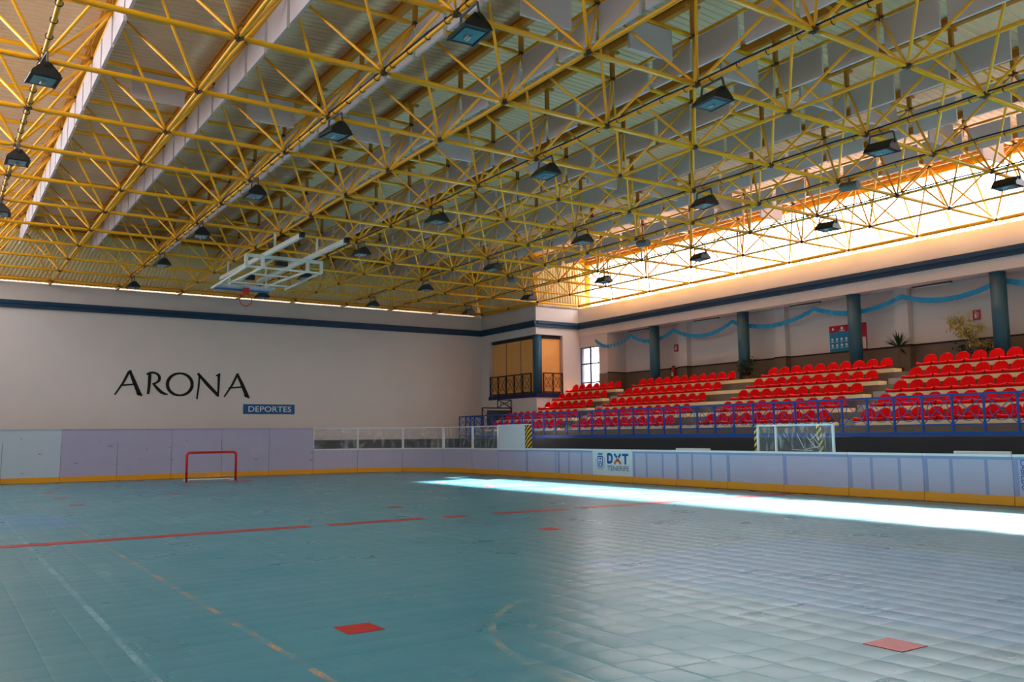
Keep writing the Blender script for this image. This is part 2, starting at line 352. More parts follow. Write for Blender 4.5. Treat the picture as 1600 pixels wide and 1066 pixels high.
# ------------------------------------------------------------------ roof skin
def corrug(mb, A, B, C_, D, pitch, depth, n):
    # sheet with bottom edge A->B, top edge D->C_, ribs run from bottom to top; n = outward normal
    A, B, C_, D, n = map(Vector, (A,B,C_,D,n)); k = max(1, int((B-A).length/pitch)); o = len(mb.v)
    prof = []
    for i in range(k):
        for t, d in ((0,0),(.42,0),(.5,1),(.92,1)): prof.append(((i+t)/k, d))
    prof.append((1.0, 0))
    for t, d in prof: mb.v.append(tuple(A.lerp(B,t)+n*depth*d)); mb.v.append(tuple(D.lerp(C_,t)+n*depth*d))
    for i in range(len(prof)-1): mb.f.append((o+2*i, o+2*i+2, o+2*i+3, o+2*i+1))
ZP = .20
dk = MB()
def zd(x): return zpurl(x)+ZP
XD0, XD1, YD0, YD1 = -.9, 23.5, -5.4, 34.0
corrug(dk, (XD0,YD0,zd(XD0)), (XD0,YD1,zd(XD0)), (11.3,YD1,zd(11.3)), (11.3,YD0,zd(11.3)), .17, .022, (0,0,1))
corrug(dk, (11.3,YD0,zd(11.3)), (11.3,YD1,zd(11.3)), (XD1,YD1,zd(XD1)), (XD1,YD0,zd(XD1)), .17, .022, (0,0,1))
struct('ceiling', dk, M['deck'], 'ribbed metal roof deck above the yellow frame')
ea = MB(); ZE = 8.95
nf = Vector((0,1,.95)).normalized()
corrug(ea, (XL-.1,35.66,ZW+.05), (WX,35.66,ZW+.05), (20.5,33.9,ZE), (-.5,33.9,ZE), .14, .03, nf)
corrug(ea, (WX+.05,35.62,ZW), (WX+.05,30.9,ZW), (20.5,29.3,ZE), (20.5,33.9,ZE), .14, .03, (.8,0,.6))
corrug(ea, (WX,30.95,ZW), (24.75,30.95,ZW), (23.42,29.3,ZE), (20.5,29.3,ZE), .14, .03, nf)
corrug(ea, (25,YN-.1,ZW), (XL-.1,YN-.1,ZW), (-.6,-5.3,ZE), (23.5,-5.3,ZE), .14, .03, (0,-1,.95))
el = MB(); el.box((XL-.3,35.7,ZW+.035),(WX+.2,35.9,ZW+.16)); el.box((WX+.02,30.98,ZW),(WX+.16,35.7,ZW+.09)); el.box((WX+.02,30.94,ZW),(24.9,31.08,ZW+.09))
struct('wall_coping', el, M['wall'], 'coping under the eaves sheets')
struct('window_4', MB().box((XL-.2,35.69,ZW),(WX,35.7,ZW+.035)), M['poly'], 'thin line of daylight along the head of the end wall')
MBH = MB().bar((WX+.12,35.78,ZW-.02),(20.55,34.0,ZE+.06),.35,.06); ea.add(MBH.v, MBH.f)
struct('wall_eaves', ea, M['siding'], 'cream ribbed sheeting sloping up from the wall heads to the roof')
# patch the deck notch: deck must not run past the eaves sheets (covered by the roof outside)
fl = MB(); fl.box((20.45, 29.35, ZE-.02), (XB+.6, YF+.6, 9.9)); fl.box((-3, 33.95, ZE-.05), (20.6, 34.2, 9.9)); fl.box((-1.2,-5.6,ZE-.05),(23.6,-5.35,9.9))
struct('roof_cap', fl, M['deck'], 'roof edge capping')
def clerestory(n, xb, xt, zb, zt, y0b, y1b, y0t, y1t, label):
    fr = thing('window_%d' % n, label, 'window', (xb, (y0b+y1b)/2, zb)); fr['kind'] = 'structure'
    MB().add([(xb,y0b,zb),(xb,y1b,zb),(xt,y1t,zt),(xt,y0t,zt)], [(0,1,2,3)]).build('glazing', M['poly'], fr)
    MB().bar((xb,y0b,zb+.03),(xb,y1b,zb+.03),.1,.12).build('bottom_rail', M['yellow'], fr)
    MB().bar((xt,y0t,zt),(xt,y1t,zt),.12,.2).build('top_rail', M['yellow'], fr)
    k = int((y1b-y0b)/1.1425)
    for i in range(k+1):
        t = i/k; MB().bar((xb,y0b+(y1b-y0b)*t,zb),(xt,y0t+(y1t-y0t)*t,zt),.18 if i in (0,k) else .045, .1).build('mullion', M['yellow'], fr)
    return fr
clerestory(1, 24.72, 23.42, 7.14, 8.82, YN, 30.95, -5.3, 29.3, 'long sloping clerestory glazing above the stand, blazing with daylight')
clerestory(2, XL-.12, -.75, 7.14, 8.82, YN, 35.6, -5.3, 33.9, 'long clerestory glazing above the left wall')
fa = MB(); fa.box((23.3,-5.3,8.84),(23.56,29.35,9.06)); fa.box((-.95,-5.3,8.84),(-.68,33.9,9.06))
struct('trim_6', fa, M['ochre'], 'ochre edge beam above the clerestory')

# ------------------------------------------------------------------ camera (needed below to rank members)
CAMP = Vector((0,0,1.5)); yaw, pit, rol = math.radians(33.5647), math.radians(6.12679), math.radians(-.55244); FPX = 1368.18
f_ = Vector((math.sin(yaw)*math.cos(pit), math.cos(yaw)*math.cos(pit), math.sin(pit))); r0 = Vector((math.cos(yaw), -math.sin(yaw), 0)); u0 = r0.cross(f_)
r_ = r0*math.cos(rol)+u0*math.sin(rol); u_ = -r0*math.sin(rol)+u0*math.cos(rol)
cam = bpy.data.cameras.new('camera'); cam.sensor_width = 36; cam.lens = FPX/1600*36; cam.clip_end = 300
co = bpy.data.objects.new('camera', cam); COL.objects.link(co)
mw = Matrix((( r_.x,u_.x,-f_.x,0),(r_.y,u_.y,-f_.y,0),(r_.z,u_.z,-f_.z,1.5),(0,0,0,1))); co.matrix_world = mw; SC.camera = co
def inview(p, mg=1.12):
    d = Vector(p)-CAMP; z = d.dot(f_)
    return z > .5 and abs(d.dot(r_)/z)*FPX < 800*mg and abs(d.dot(u_)/z)*FPX < 533*mg
def dist(p): return (Vector(p)-CAMP).length

# ------------------------------------------------------------------ space frame
sf = thing('space_frame', 'yellow tubular steel space frame carrying the roof', 'roof frame', (11.3, 14.0, ZL))
def lo_ok(x, y): return not (x > 22.5 and y > 30.6)
def up_ok(x, y): return not (x > 22.0 and y > 30.0)
LN = {(i,j): (NX[i], NY[j], ZL) for i in range(len(NX)) for j in range(len(NY)) if lo_ok(NX[i], NY[j])}
UN = {(i,j): (UX[i], UY[j], ZU) for i in range(len(UX)) for j in range(len(UY)) if up_ok(UX[i], UY[j])}
members = {'lower_chord': [], 'cross_chord': [], 'upper_chord': [], 'diagonal_strut': [], 'node': [], 'post': []}
def member(kind, p, q, r, taper=True):
    m = MB(); p, q = Vector(p), Vector(q); L = (q-p).length; d = (q-p)/L
    if taper: m.tube([p+d*.05, p+d*.16, q-d*.16, q-d*.05], [r*.45, r, r, r*.45], 7)
    else: m.tube([p, q], r, 7)
    members[kind].append(((p+q)/2, m, 'ochre' if kind == 'post' else 'yellow'))
for (i,j), p in LN.items():
    if (i+1,j) in LN: member('cross_chord', p, LN[(i+1,j)], .043)
    if (i,j+1) in LN: member('lower_chord', p, LN[(i,j+1)], .033 if i < len(NX)-1 else .06)
for (i,j), p in UN.items():
    if (i+1,j) in UN: member('upper_chord', p, UN[(i+1,j)], .044)
    if (i,j+1) in UN: member('upper_chord', p, UN[(i,j+1)], .031)
    for a in (i, i+1):                         # lower node columns at x -/+ half a bay
        for b in (j, j+1):
            if (a,b) in LN: member('diagonal_strut', p, LN[(a,b)], .026)
for (i,j), p in list(LN.items()) + list(UN.items()):
    m = MB().ico(p, .062)
    for dx, dy in ((1,0),(-1,0),(0,1),(0,-1)):
        P0 = Vector(p)+Vector((dx,dy,0))*.05; P1 = Vector(p)+Vector((dx,dy,0))*.1; m.tube([P0,P1], .022, 6)
    members['node'].append((Vector(p), m, 'node'))
for (i,j), p in UN.items():
    z = zpurl(p[0]); m = MB().bar(p, (p[0],p[1],z), .075); m.box((p[0]-.17,p[1]-.04,z-.03),(p[0]+.17,p[1]+.04,z+.02))
    members['post'].append((Vector(p), m, 'ochre'))
for kind, lst in members.items():
    vis = sorted([e for e in lst if inview(e[0])], key=lambda e: dist(e[0])); keep = vis[:100]; ids = set(id(e) for e in keep)
    for e in keep: e[1].build(kind, M[e[2]], sf, smooth=kind not in ('post','node'))
    rest = MB()
    for e in lst:
        if id(e) not in ids: rest.add(e[1].v, e[1].f)
    o = rest.build(kind, M[lst[0][2]], sf, smooth=kind not in ('post','node')); o['kind'] = 'stuff'
for x in UX:
    z = zpurl(x); y1 = 33.9 if x < 22 else 29.3; m = MB()
    m.box((x-.06,-5.3,z),(x+.06,y1,z+.03)); m.box((x-.015,-5.3,z+.03),(x+.015,y1,z+.17)); m.box((x-.06,-5.3,z+.17),(x+.06,y1,z+.2))
    m.build('purlin', M['ochre'], sf)
m = MB()
for (y, z) in ((33.88, 8.9),): m.bar((-.5,y,z),(20.5,y,z),.12,.2)
m.build('edge_beam', M['ochre'], sf)
m = MB(); m.bar((20.5,29.35,8.92),(23.4,29.35,8.92),.1,.16); m.build('edge_beam', M['yellow'], sf)
m = MB(); m.bar((XL,35.45,ZW+.12),(WX-.1,35.45,ZW+.12),.1,.14); m.build('edge_beam', M['ochre'], sf)
m = MB(); m.bar((WX-.05,35.4,ZW+.12),(WX-.05,31,ZW+.12),.1,.14); m.build('edge_beam', M['yellow'], sf)
m = MB(); m.bar((WX,30.95,ZW+.1),(24.7,30.95,ZW+.1),.1,.12); m.build('edge_beam', M['yellow'], sf)
m = MB(); m.bar((WX,30.95,ZW),(20.5,29.3,ZE),.1); m.build('hip_rafter', M['yellow'], sf)
m = MB(); m.bar((WX,35.5,ZW),(20.45,33.8,ZE),.1); m.build('hip_rafter', M['yellow'], sf)
for x in NX[:-1]: MB().bar((x,34.92,ZL-.04),(x,35.6,ZL-.04),.07).build('end_bracket', M['ochre'], sf)
for y in NY:
    if 3 < y < 30.6: MB().bar((NX[-1],y,ZL),(24.6,y,ZL),.05).build('end_bracket', M['yellow'], sf)

# ------------------------------------------------------------------ acoustic baffles
def baffle_mesh(L, H=.56, T=.05):
    m = MB(); m.box((-T/2,-L/2,-H),(T/2,L/2,0)); o = m.build('acoustic_baffle', M['baffle'], local=True); return o
bproto = baffle_mesh(1.0); first = [True]
def place_baffle(x, y, z, rz, label, group):
    o = bproto if first[0] else bproto.copy()
    if first[0]: first[0] = False
    else: COL.objects.link(o)
    o.location = (x,y,z); o.rotation_euler = (0,0,rz); tag(o, label, 'acoustic panel', group)
rown = 0
for i, x in enumerate(UX):
    if x < 1 or x > 20.5: continue
    rown += 1; k = 0
    for j in range(len(UY)-1):
        for s in (.25, .75):
            y = UY[j] - 2.285*s
            if x > 20 and y > 29.2: continue
            if not inview((x, y, 8.4), 1.1): continue
            k += 1
            place_baffle(x, y, 8.665, 0, 'grey acoustic baffle, %s from far end of the %s long row from left' % (ORD[k], ORD[rown]), 'acoustic baffles in long rows')
rowname = {7: 'farther', 10: 'nearer', 13: 'nearest'}
for j in (7, 10, 13):
    k = 0
    for i in range(len(UX)-1):
        x = (UX[i]+UX[i+1])/2 + .05
        if x < 2 or not inview((x, UY[j], 8.4), 1.05): continue
        k += 1
        place_baffle(x, UY[j]-.02, 8.665, PI/2, 'grey baffle hung crosswise, %s from left in the %s crosswise row' % (ORD[k], rowname[j]), 'acoustic baffles hung crosswise')

# ------------------------------------------------------------------ cables, floodlights, horn speakers
for x, nm in ((1.13,'leftmost lamp row'),(5.65,'second lamp row from left'),(10.17,'middle lamp row'),(14.69,'second lamp row from right'),(16.95,'horn speaker row'),(19.21,'lamp row nearest the clerestory')):
    y1 = 34.6; m = MB(); pts = []; y = -5.0
    t = thing('power_cable', 'black cable clipped along the yellow tube of the %s' % nm, 'cable', (x, 14, ZL), 'cables along the roof frame')
    while y <= y1: pts.append((x+.01*math.sin(y*2.1), y, ZL+.062+.008*math.sin(y*3.7))); y += .6
    MB().tube(pts, .016, 6).build('cable', M['cable'], t, smooth=True)
    y = -4.8; k = 0
    while y <= y1:
        if y > 4 and k < 60 and inview((x,y,ZL)): MB().torus((x,y,ZL+.012),(0,1,0),.05,.008,10,4).build('clip', M['cable'], t); k += 1
        y += .571
def make_flood():
    t = thing('floodlight', '', 'floodlight')
    # hangs from z = 0 (tube centre); a tent shaped housing, long axis along the tube, glass in its underside
    h = MB(); L = .25; pf = [(-.185,-.40),(.185,-.40),(.175,-.345),(.05,-.205),(-.05,-.205),(-.175,-.345)]
    h.prism([(x,-L,z) for x,z in pf], (0,2*L,0))
    for s in (-1,1): h.prism([(x*1.07,s*L-.008,z-.004) for x,z in pf], (0,.016,0))
    h.box((-.205,-L-.02,-.41),(-.175,L+.02,-.385)); h.box((.175,-L-.02,-.41),(.205,L+.02,-.385))
    hp = h.build('housing', M['lamp'], t, local=True)
    MB().box((-.15,-.17,-.409),(.15,.2,-.404)).build('lens', M['lampglass'], hp, local=True)
    g = MB(); g.tube([(0,-.02,-.411),(0,.1,-.411)], .035, 8); g.build('reflector', M['reflector'], hp, local=True)
    y = MB()
    for s in (-1,1): y.bar((0,s*(L+.02),-.23),(0,s*(L-.02),-.05),.026)
    y.bar((0,-L+.02,-.05),(0,L-.02,-.05),.028); y.build('bracket', M['fix'], t, local=True)
    for s in (-1,1): MB().tube([(0,s*(L+.035),-.24),(0,s*(L+.005),-.24)], .035, 8).build('pivot', M['lamp'], t, local=True)
    return t
fl0 = make_flood(); usedf = [False]
rows = [(1.13,'leftmost'),(5.65,'second'),(10.17,'third'),(14.69,'fourth'),(19.21,'rightmost')]
for x, nm in rows:
    ys = [y for y in (NY[1],NY[3],NY[5],NY[7],NY[9],NY[11]) if inview((x,y-.3,6.8),1.0)]
    for k, y in enumerate(sorted(ys)):
        o = fl0 if not usedf[0] else copy_tree(fl0); usedf[0] = True
        o.location = (x, y-.32, ZL-.03); o.rotation_euler = (math.radians(2*math.sin(k*1.7+x)), 0, math.radians(5*math.sin(k*2+x)))
        o['_o'] = (0,0,0); tag(o, 'black floodlight, %s from the front in the %s lamp row%s' % (ORD[k+1], nm, ' from left' if nm in ('second','third','fourth') else ''), 'floodlight', 'floodlights under the roof frame')
for k, y in enumerate((NY[10], NY[7], NY[4])):
    t = thing('horn_speaker', 'grey tubular horn speaker hanging in the roof frame, %s' % ('nearest of the three','middle of the three','farthest of the three')[k], 'speaker', (16.95, y-.3, ZL-.18), 'grey horn speakers')
    MB().tube([(16.95,y-.52,ZL-.2),(16.95,y-.5,ZL-.2),(16.95,y-.1,ZL-.16),(16.95,y-.08,ZL-.16)], [.09,.105,.105,.09], 14).build('horn', M['lampgray'], t, smooth=False)
    MB().bar((16.95,y-.3,ZL-.1),(16.95,y-.3,ZL),.03).build('hanger', M['lamp'], t)

# ------------------------------------------------------------------ rink boards
RX, RY, RR = 17.95, 34.3, 4.0; CX, CY = RX-RR, RY-RR; LX = -1.3
ARC = RR*PI/2
def path(s):                                            # s = 0 at the start of the right corner arc; returns point and outward normal
    if s < 0: return Vector((CX+s, RY, 0)), Vector((0,1,0))
    if s < ARC:
        a = PI/2 - s/RR; return Vector((CX+RR*math.cos(a), CY+RR*math.sin(a), 0)), Vector((math.cos(a), math.sin(a), 0))
    return Vector((RX, CY-(s-ARC), 0)), Vector((1,0,0))
def strip(mb, s0, s1, z0, z1, d0, d1, step=.22):
    n = max(1, int(abs(s1-s0)/step)) if (s1 > 0 and s0 < ARC) else 1
    rings = []
    for k in range(n+1):
        p, nn = path(s0+(s1-s0)*k/n)
        rings.append([p+nn*d0+Vector((0,0,z0)), p+nn*d1+Vector((0,0,z0)), p+nn*d1+Vector((0,0,z1)), p+nn*d0+Vector((0,0,z1))])
    mb.rings(rings); return mb
def sY(y): return ARC + CY - y
def sX(x): return x - CX
def board(s0, s1, top, label, face='board', studs=(), cap=True, group='rink boards', kick=True, strips=True):
    pm, _ = path((s0+s1)/2); t = thing('rink_board', label, 'rink board', (pm.x, pm.y, 0), group); g = .006
    strip(MB(), s0+g, s1-g, .2, top-.03, 0, .03).build('sheet', M[face], t)
    strip(MB(), s0+g, s1-g, .012, .2, -.012, .03).build('kick_plate', M['kick'], t)
    strip(MB(), s0+g, s1-g, top-.03, top+(.02 if cap else 0), -.02, .09).build('top_cap', M['cap' if cap else face], t)
    if strips:
        strip(MB(), s0+g, s1-g, top-.09, top-.03, -.003, .0).build('stud', M['stud'], t)
    for sp, w in studs: strip(MB(), sp-w/2, sp+w/2, .2, top-.09, -.003, 0).build('stud', M['stud'], t)
    strip(MB(), s0+.05, s0+.11, .0, top-.05, .03, .09).build('frame_post', M['fix'], t); strip(MB(), s1-.11, s1-.05, .0, top-.05, .03, .09).build('frame_post', M['fix'], t)
    return t
TH = 1.86; XJ = [.25, 2.08, 3.86, 5.68, 7.54, 9.37, 11.21, 13.03]
tl = ['pale tall rink board at the left picture edge','pale tall rink board beside the first lavender one','lavender tall board, leftmost of the lavender boards','lavender tall board left of the red goal','lavender tall board directly behind the red goal','lavender tall board right behind the goal post','lavender tall board below the letters of the blue plaque']
for k in range(7): board(sX(XJ[k]), sX(XJ[k+1]), TH, tl[k], 'boardpale' if k < 2 else 'boardtall', cap=False, group='tall end boards', strips=False)
SJ = [sX(13.03), sX(13.03)+1.9, sX(13.03)+3.77, sX(13.03)+5.65, sX(13.03)+7.52, sX(13.03)+9.42, sY(26.2)]
cl = ['first low board right of the tall boards','second low board under the glass screens','third low board, at the start of the curve','fourth low board, in the middle of the curve','fifth low board, at the end of the curve','sixth low board, under the white tall panel']
for k in range(6): board(SJ[k], SJ[k+1], .98, cl[k], 'board', ((SJ[k+1],.03),) if k > 2 else (), group='low corner boards', strips=k > 4)
YJ = [26.2, 24.29, 22.41, 20.45, 18.58, 16.65, 14.77, 12.9, 11.03, 9.14, 7.26, 5.38]
yl = ['low side board right of the hazard stripes','low side board left of the blue and orange logo','white logo board with blue and orange lettering','low side board just right of the logo board','low side board below the left white gate ledge','low side board under the scratched glass, left half','low side board under the right end of the scratched glass','low side board right of the scratched glass','low side board left of the right white gate ledge','low side board below the right white gate ledge','white advert board cut by the right picture edge']
for k in range(11):
    a, b = sY(YJ[k]), sY(YJ[k+1]); st = [(a+.06,.09)]
    if k in (1,3,4,7,9): st += [(a+(b-a)*.33,.07),(a+(b-a)*.7,.07)]
    elif k == 0: st += [(a+(b-a)*.93,.05)]
    elif k in (8,): st += [(a+(b-a)*.33,.07),(a+(b-a)*.72,.07)]
    board(a, b, 1.0, yl[k], 'boardwhite' if k in (2,10) else 'board', () if k in (2,10) else st, group='low side boards', strips=k not in (2,10))
# glass screens above the corner boards, white closing panel, hazard pad
gl = ['leftmost glass screen on the corner boards','second glass screen on the corner boards','third glass screen, at the start of the curve','fourth glass screen, on the curve','fifth glass screen, beside the white tall panel']
for k in range(5):
    s0, s1 = SJ[k], SJ[k+1]; pm, _ = path((s0+s1)/2); t = thing('glass_screen', gl[k], 'glass screen', (pm.x, pm.y, 1.0), 'glass screens on the corner boards')
    strip(MB(), s0+.04, s1-.04, 1.005, TH-.03, .03, .04).build('pane', M['glass'], t)
    strip(MB(), s0+.005, s1-.005, TH-.035, TH, .02, .055).build('top_rail', M['cap'], t)
    w_ = .035 if k < 2 else .05
    strip(MB(), s0+.006, s0+w_, 1.002, TH-.036, .0, .055).build('post', M['cap'], t); strip(MB(), s1-w_, s1-.006, 1.002, TH-.036, .0, .055).build('post', M['cap'], t)
t = thing('closing_panel', 'solid white tall panel standing on the boards beside the hazard stripes', 'panel', (RX, 27.1, 1.0))
strip(MB(), SJ[5]+.01, SJ[6]-.06, 1.002, TH, .0, .04).build('sheet', M['boardwhite'], t)
strip(MB(), SJ[5]+.01, SJ[6]-.06, TH, TH+.025, -.01, .06).build('top_cap', M['cap'], t)
t = thing('hazard_post', 'black and yellow striped padded post at the end of the white panel', 'padded post', (RX, 26.15, 1.0), 'hazard striped padded posts')
MB().box((RX-.02,26.06,1.022),(RX+.16,26.24,TH)).build('pad', M['hazard'], t)
MB().box((RX-.02,26.06,TH),(RX+.16,26.24,TH+.02)).build('cap', M['white'], t)
# scratched glass box of the side bench
for k, (ya, yb, lb) in enumerate(((15.62,15.06,'narrow left pane of the side glass shelter'),(15.04,13.28,'wide scratched pane of the side glass shelter'))):
    t = thing('glass_screen', lb, 'glass screen', (RX+.06, (ya+yb)/2, 1.02), 'side shelter glass'); x = RX+.05
    MB().box((x,yb+.03,1.025),(x+.012,ya-.03,1.66)).build('pane', M['glass'], t)
    MB().box((x-.01,yb,1.66),(x+.03,ya,1.7)).build('top_rail', M['cap'], t)
    MB().box((x-.015,ya-.045,1.022),(x+.035,ya,1.66)).build('post', M['cap'], t)
    if k: MB().box((x-.015,yb,1.022),(x+.035,yb+.05,1.66)).build('post', M['cap'], t)
t = thing('hazard_post', 'black and yellow striped post at the left end of the side glass', 'padded post', (RX+.1, 15.68, 1.0), 'hazard striped padded posts')
MB().box((RX+.03,15.625,1.022),(RX+.12,15.70,1.66)).build('pad', M['hazard'], t)
t = thing('hazard_post', 'bent black and yellow striped post behind the scratched side glass', 'padded post', (RX+.16, 13.78, 1.0), 'hazard striped padded posts')
MB().tube([(RX+.16,13.74,.9),(RX+.16,13.74,1.2),(RX+.15,13.76,1.4),(RX+.15,13.80,1.68)],[.06,.06,.06,.055],8).build('pad', M['hazard'], t)
# cracks in the wide pane: fine white etched scratches
m = MB(); x = RX+.046
for (y0,z0,y1,z1) in ((14.35,1.45,14.15,1.1),(14.05,1.38,13.8,1.12),(13.95,1.46,13.72,1.2),(13.82,1.46,13.7,1.3),(13.98,1.3,13.75,1.46),(14.1,1.08,13.7,1.16),(14.5,1.07,13.9,1.05),(13.9,1.2,13.72,1.1),(14.75,1.46,14.7,1.36)):
    m.bar((x,y0,z0),(x,y1,z1),.012,.002,up=(1,0,0))
tag(m.build('glass_scratches', M['net']), 'white scratch marks etched in the wide side pane', 'scratches')
for ya, yb, lb in ((18.68,17.37,'thin white gate ledge above the boards right of the logo'),(10.39,9.22,'thin white gate ledge above the boards at the far right')):
    tag(MB().box((RX+.1,yb,.95),(RX+.16,ya,1.075)).build('gate_ledge', M['cap']), lb, 'ledge', 'white gate ledges')

# ------------------------------------------------------------------ lettering helpers
def text_obj(name, body, c, right, up, w, h, mt, parent, ex=.006, off=.012):
    cu = bpy.data.curves.new(name, 'FONT'); cu.body = body; cu.extrude = 0.0; cu.offset = off; cu.resolution_u = 4
    ob = bpy.data.objects.new(name+'_tmp', cu); COL.objects.link(ob)
    dg = bpy.context.evaluated_depsgraph_get(); me = bpy.data.meshes.new_from_object(ob.evaluated_get(dg)); bpy.data.objects.remove(ob); bpy.data.curves.remove(cu)
    xs = [v.co.x for v in me.vertices]; ys = [v.co.y for v in me.vertices]; cx0, cy0 = (min(xs)+max(xs))/2, (min(ys)+max(ys))/2; sx = w/(max(xs)-min(xs)); sy = h/(max(ys)-min(ys))
    R_, U_ = Vector(right), Vector(up); Nn = R_.cross(U_); c = Vector(c)
    m = MB(); vs = [c + R_*((v.co.x-cx0)*sx) + U_*((v.co.y-cy0)*sy) + Nn*ex for v in me.vertices]
    m.add(vs, [tuple(p.vertices) for p in me.polygons]); bpy.data.meshes.remove(me)
    return m.build(name, mt, parent)
class Plane2:                                            # draw flat shapes on a plane
    def __init__(s, c, right, up, ex=.006): s.c = Vector(c); s.R = Vector(right); s.U = Vector(up); s.N = s.R.cross(s.U); s.ex = ex
    def p(s, x, y, k=0): return s.c + s.R*x + s.U*y + s.N*k
    def poly(s, mb, pts): 
        a = sum(pts[i][0]*pts[(i+1)%len(pts)][1]-pts[(i+1)%len(pts)][0]*pts[i][1] for i in range(len(pts)))
        if a < 0: pts = pts[::-1]
        mb.prism([s.p(x,y,.001) for x,y in pts], s.N*s.ex)
    def stroke(s, mb, pts, w):
        ws = w if isinstance(w,(list,tuple)) else [w]*len(pts); L = []; Rr = []
        for i,(x,y) in enumerate(pts):
            a = pts[max(0,i-1)]; b = pts[min(len(pts)-1,i+1)]; dx, dy = b[0]-a[0], b[1]-a[1]; l = math.hypot(dx,dy) or 1; nx, ny = -dy/l*ws[i]/2, dx/l*ws[i]/2
            L.append((x+nx,y+ny)); Rr.append((x-nx,y-ny))
        for i in range(len(pts)-1): s.poly(mb, [L[i],L[i+1],Rr[i+1],Rr[i]])
    def ring(s, mb, cx, cy, rx, ry, w, a0=0, a1=360, n=28, wv=None):
        P = []
        for k in range(n+1):
            a = math.radians(a0+(a1-a0)*k/n); P.append((cx+rx*math.cos(a), cy+ry*math.sin(a)))
        W = [w if wv is None else wv+(w-wv)*abs(math.cos(math.radians(a0+(a1-a0)*k/n))) for k in range(n+1)]
        s.stroke(mb, P, W)
    def disc(s, mb, cx, cy, rx, ry=None, n=16):
        ry = ry or rx; s.poly(mb, [(cx+rx*math.cos(2*PI*k/n), cy+ry*math.sin(2*PI*k/n)) for k in range(n)])
# big wall letters (strokes in metres on the end wall)
LET = LETTER_STROKES = {
'A': [([(0,0.02),(.66,1.0)],[.06,.09]),([(.60,.97),(.74,1.0)],[.05,.05]),([(.68,1.0),(1.16,.0)],[.10,.17]),([(.34,.42),(.9,.46)],[.06,.05])],
}
wl_ = thing('wall_lettering', 'large black capital letters reading ARONA on the end wall', 'lettering', (8.3, YF-.02, 3.1))
def wallpt(px, py): return WPT(px, py)
def WPT(px, py):                                         # calibrated wall coordinates of the painted letters (x along wall, z up)
    d = f_ + r_*((px-800)/FPX) - u_*((py-533)/FPX); t = YF/d.y; return (d.x*t, 1.5+d.z*t)
PW = Plane2((0,YF,0), (1,0,0), (0,0,1), .012)
def zpx(x, y): return WPT(x/4.0, 430+y/4.0)
SCL = .0067
def letter(name, strokes, rings=()):
    m = MB()
    for pts, ws in strokes: PW.stroke(m, [zpx(*p) for p in pts], [q*SCL for q in ws])
    for (cx, cy, rx, ry, w1, w2) in rings:
        c = zpx(cx, cy); PW.ring(m, c[0], c[1], rx*SCL, ry*SCL, w1*SCL, wv=w2*SCL, n=40)
    m.build('letter', M['ink'], wl_)
letter('a', [([(716,748),(770,672),(806,604)],[8,12,14]),([(803,602),(822,597)],[10,8]),([(812,600),(838,665),(872,748)],[14,20,24]),([(852,738),(887,752)],[6,14]),([(760,688),(842,682)],[9,9])])
letter('r', [([(936,618),(932,690),(925,744)],[18,16,14]),([(916,621),(934,612),(952,609),(970,612),(985,620),(994,632),(997,645),(994,658),(985,668),(970,676),(952,681)],[10,12,12,12,14,16,17,16,13,11,8]),([(956,677),(972,696),(990,716),(1008,732),(1026,741),(1048,746)],[10,15,18,18,14,6])])
letter('o', [], [(1124,683,69,64,19,11)])
letter('n', [([(1247,622),(1242,690),(1230,776)],[10,11,9]),([(1236,614),(1295,682),(1362,752)],[14,20,18]),([(1362,760),(1366,690),(1368,622)],[10,13,15]),([(1350,630),(1376,617)],[8,10])])
letter('a', [([(1400,762),(1448,692),(1480,630)],[8,12,14]),([(1474,624),(1492,617)],[10,8]),([(1484,622),(1512,682),(1545,760)],[14,20,24]),([(1525,752),(1558,766)],[6,14]),([(1428,706),(1510,700)],[9,9])])
a = WPT(380,632.2); b = WPT(460,647); t = thing('wall_plaque', 'blue plaque lettered DEPORTES below the large black letters', 'sign', ((a[0]+b[0])/2, YF-.01, b[1]))
MB().box((a[0],YF-.02,WPT(380,647)[1]),(b[0],YF,WPT(460,632.5)[1])).build('plate', M['sign'], t)
text_obj('letters', 'DEPORTES', ((a[0]+b[0])/2+.03, YF-.021, (WPT(420,632)[1]+WPT(420,647)[1])/2), (1,0,0), (0,0,1), (b[0]-a[0])*.83, .225, M['signwhite'], t, .004, 0)

# logo on the white board: emblem, D X T, TENERIFE
t = thing('board_logo', 'printed crest with DXT and TENERIFE lettering on the white board', 'logo', (RX-.004, 21.4, .25))
PB = Plane2((RX-.001, 22.38, .205), (0,-1,0), (0,0,1), .003)         # x to the right (-Y), y up; board ~1.92 x 0.78
W0, H0 = 1.92, .76
def q(x, y): return ((x-155)/1185*W0*.985, (940-y)/770*H0)           # from close-up of the board
m = MB()
for pts in ([(600,560),(600,240),(650,240),(650,560)],): PB.poly(m, [q(*p) for p in pts])
dd = [(600,240),(690,240),(745,265),(775,320),(780,400),(770,480),(735,535),(690,560),(600,560)]
di = [(655,295),(690,300),(715,330),(722,400),(715,470),(690,502),(655,508)]
PB.stroke(m, [q(*p) for p in [(630,270),(690,270),(735,300),(750,360),(750,440),(735,500),(690,530),(630,530)]], .085)
m.build('letter', M['logoblue'], t)
m = MB(); PB.stroke(m, [q(820,255),q(905,375)], .08); PB.stroke(m, [q(1010,255),q(945,375)], .08); m.build('letter', M['logoblue'], t)
m = MB(); PB.stroke(m, [q(820,570),q(918,420)], .085); PB.stroke(m, [q(1015,570),q(915,420)], .085); m.build('letter', M['logoorange'], t)
m = MB(); PB.stroke(m, [q(1055,285),q(1240,285)], .075); PB.stroke(m, [q(1148,300),q(1148,580)], .085); m.build('letter', M['logoblue'], t)
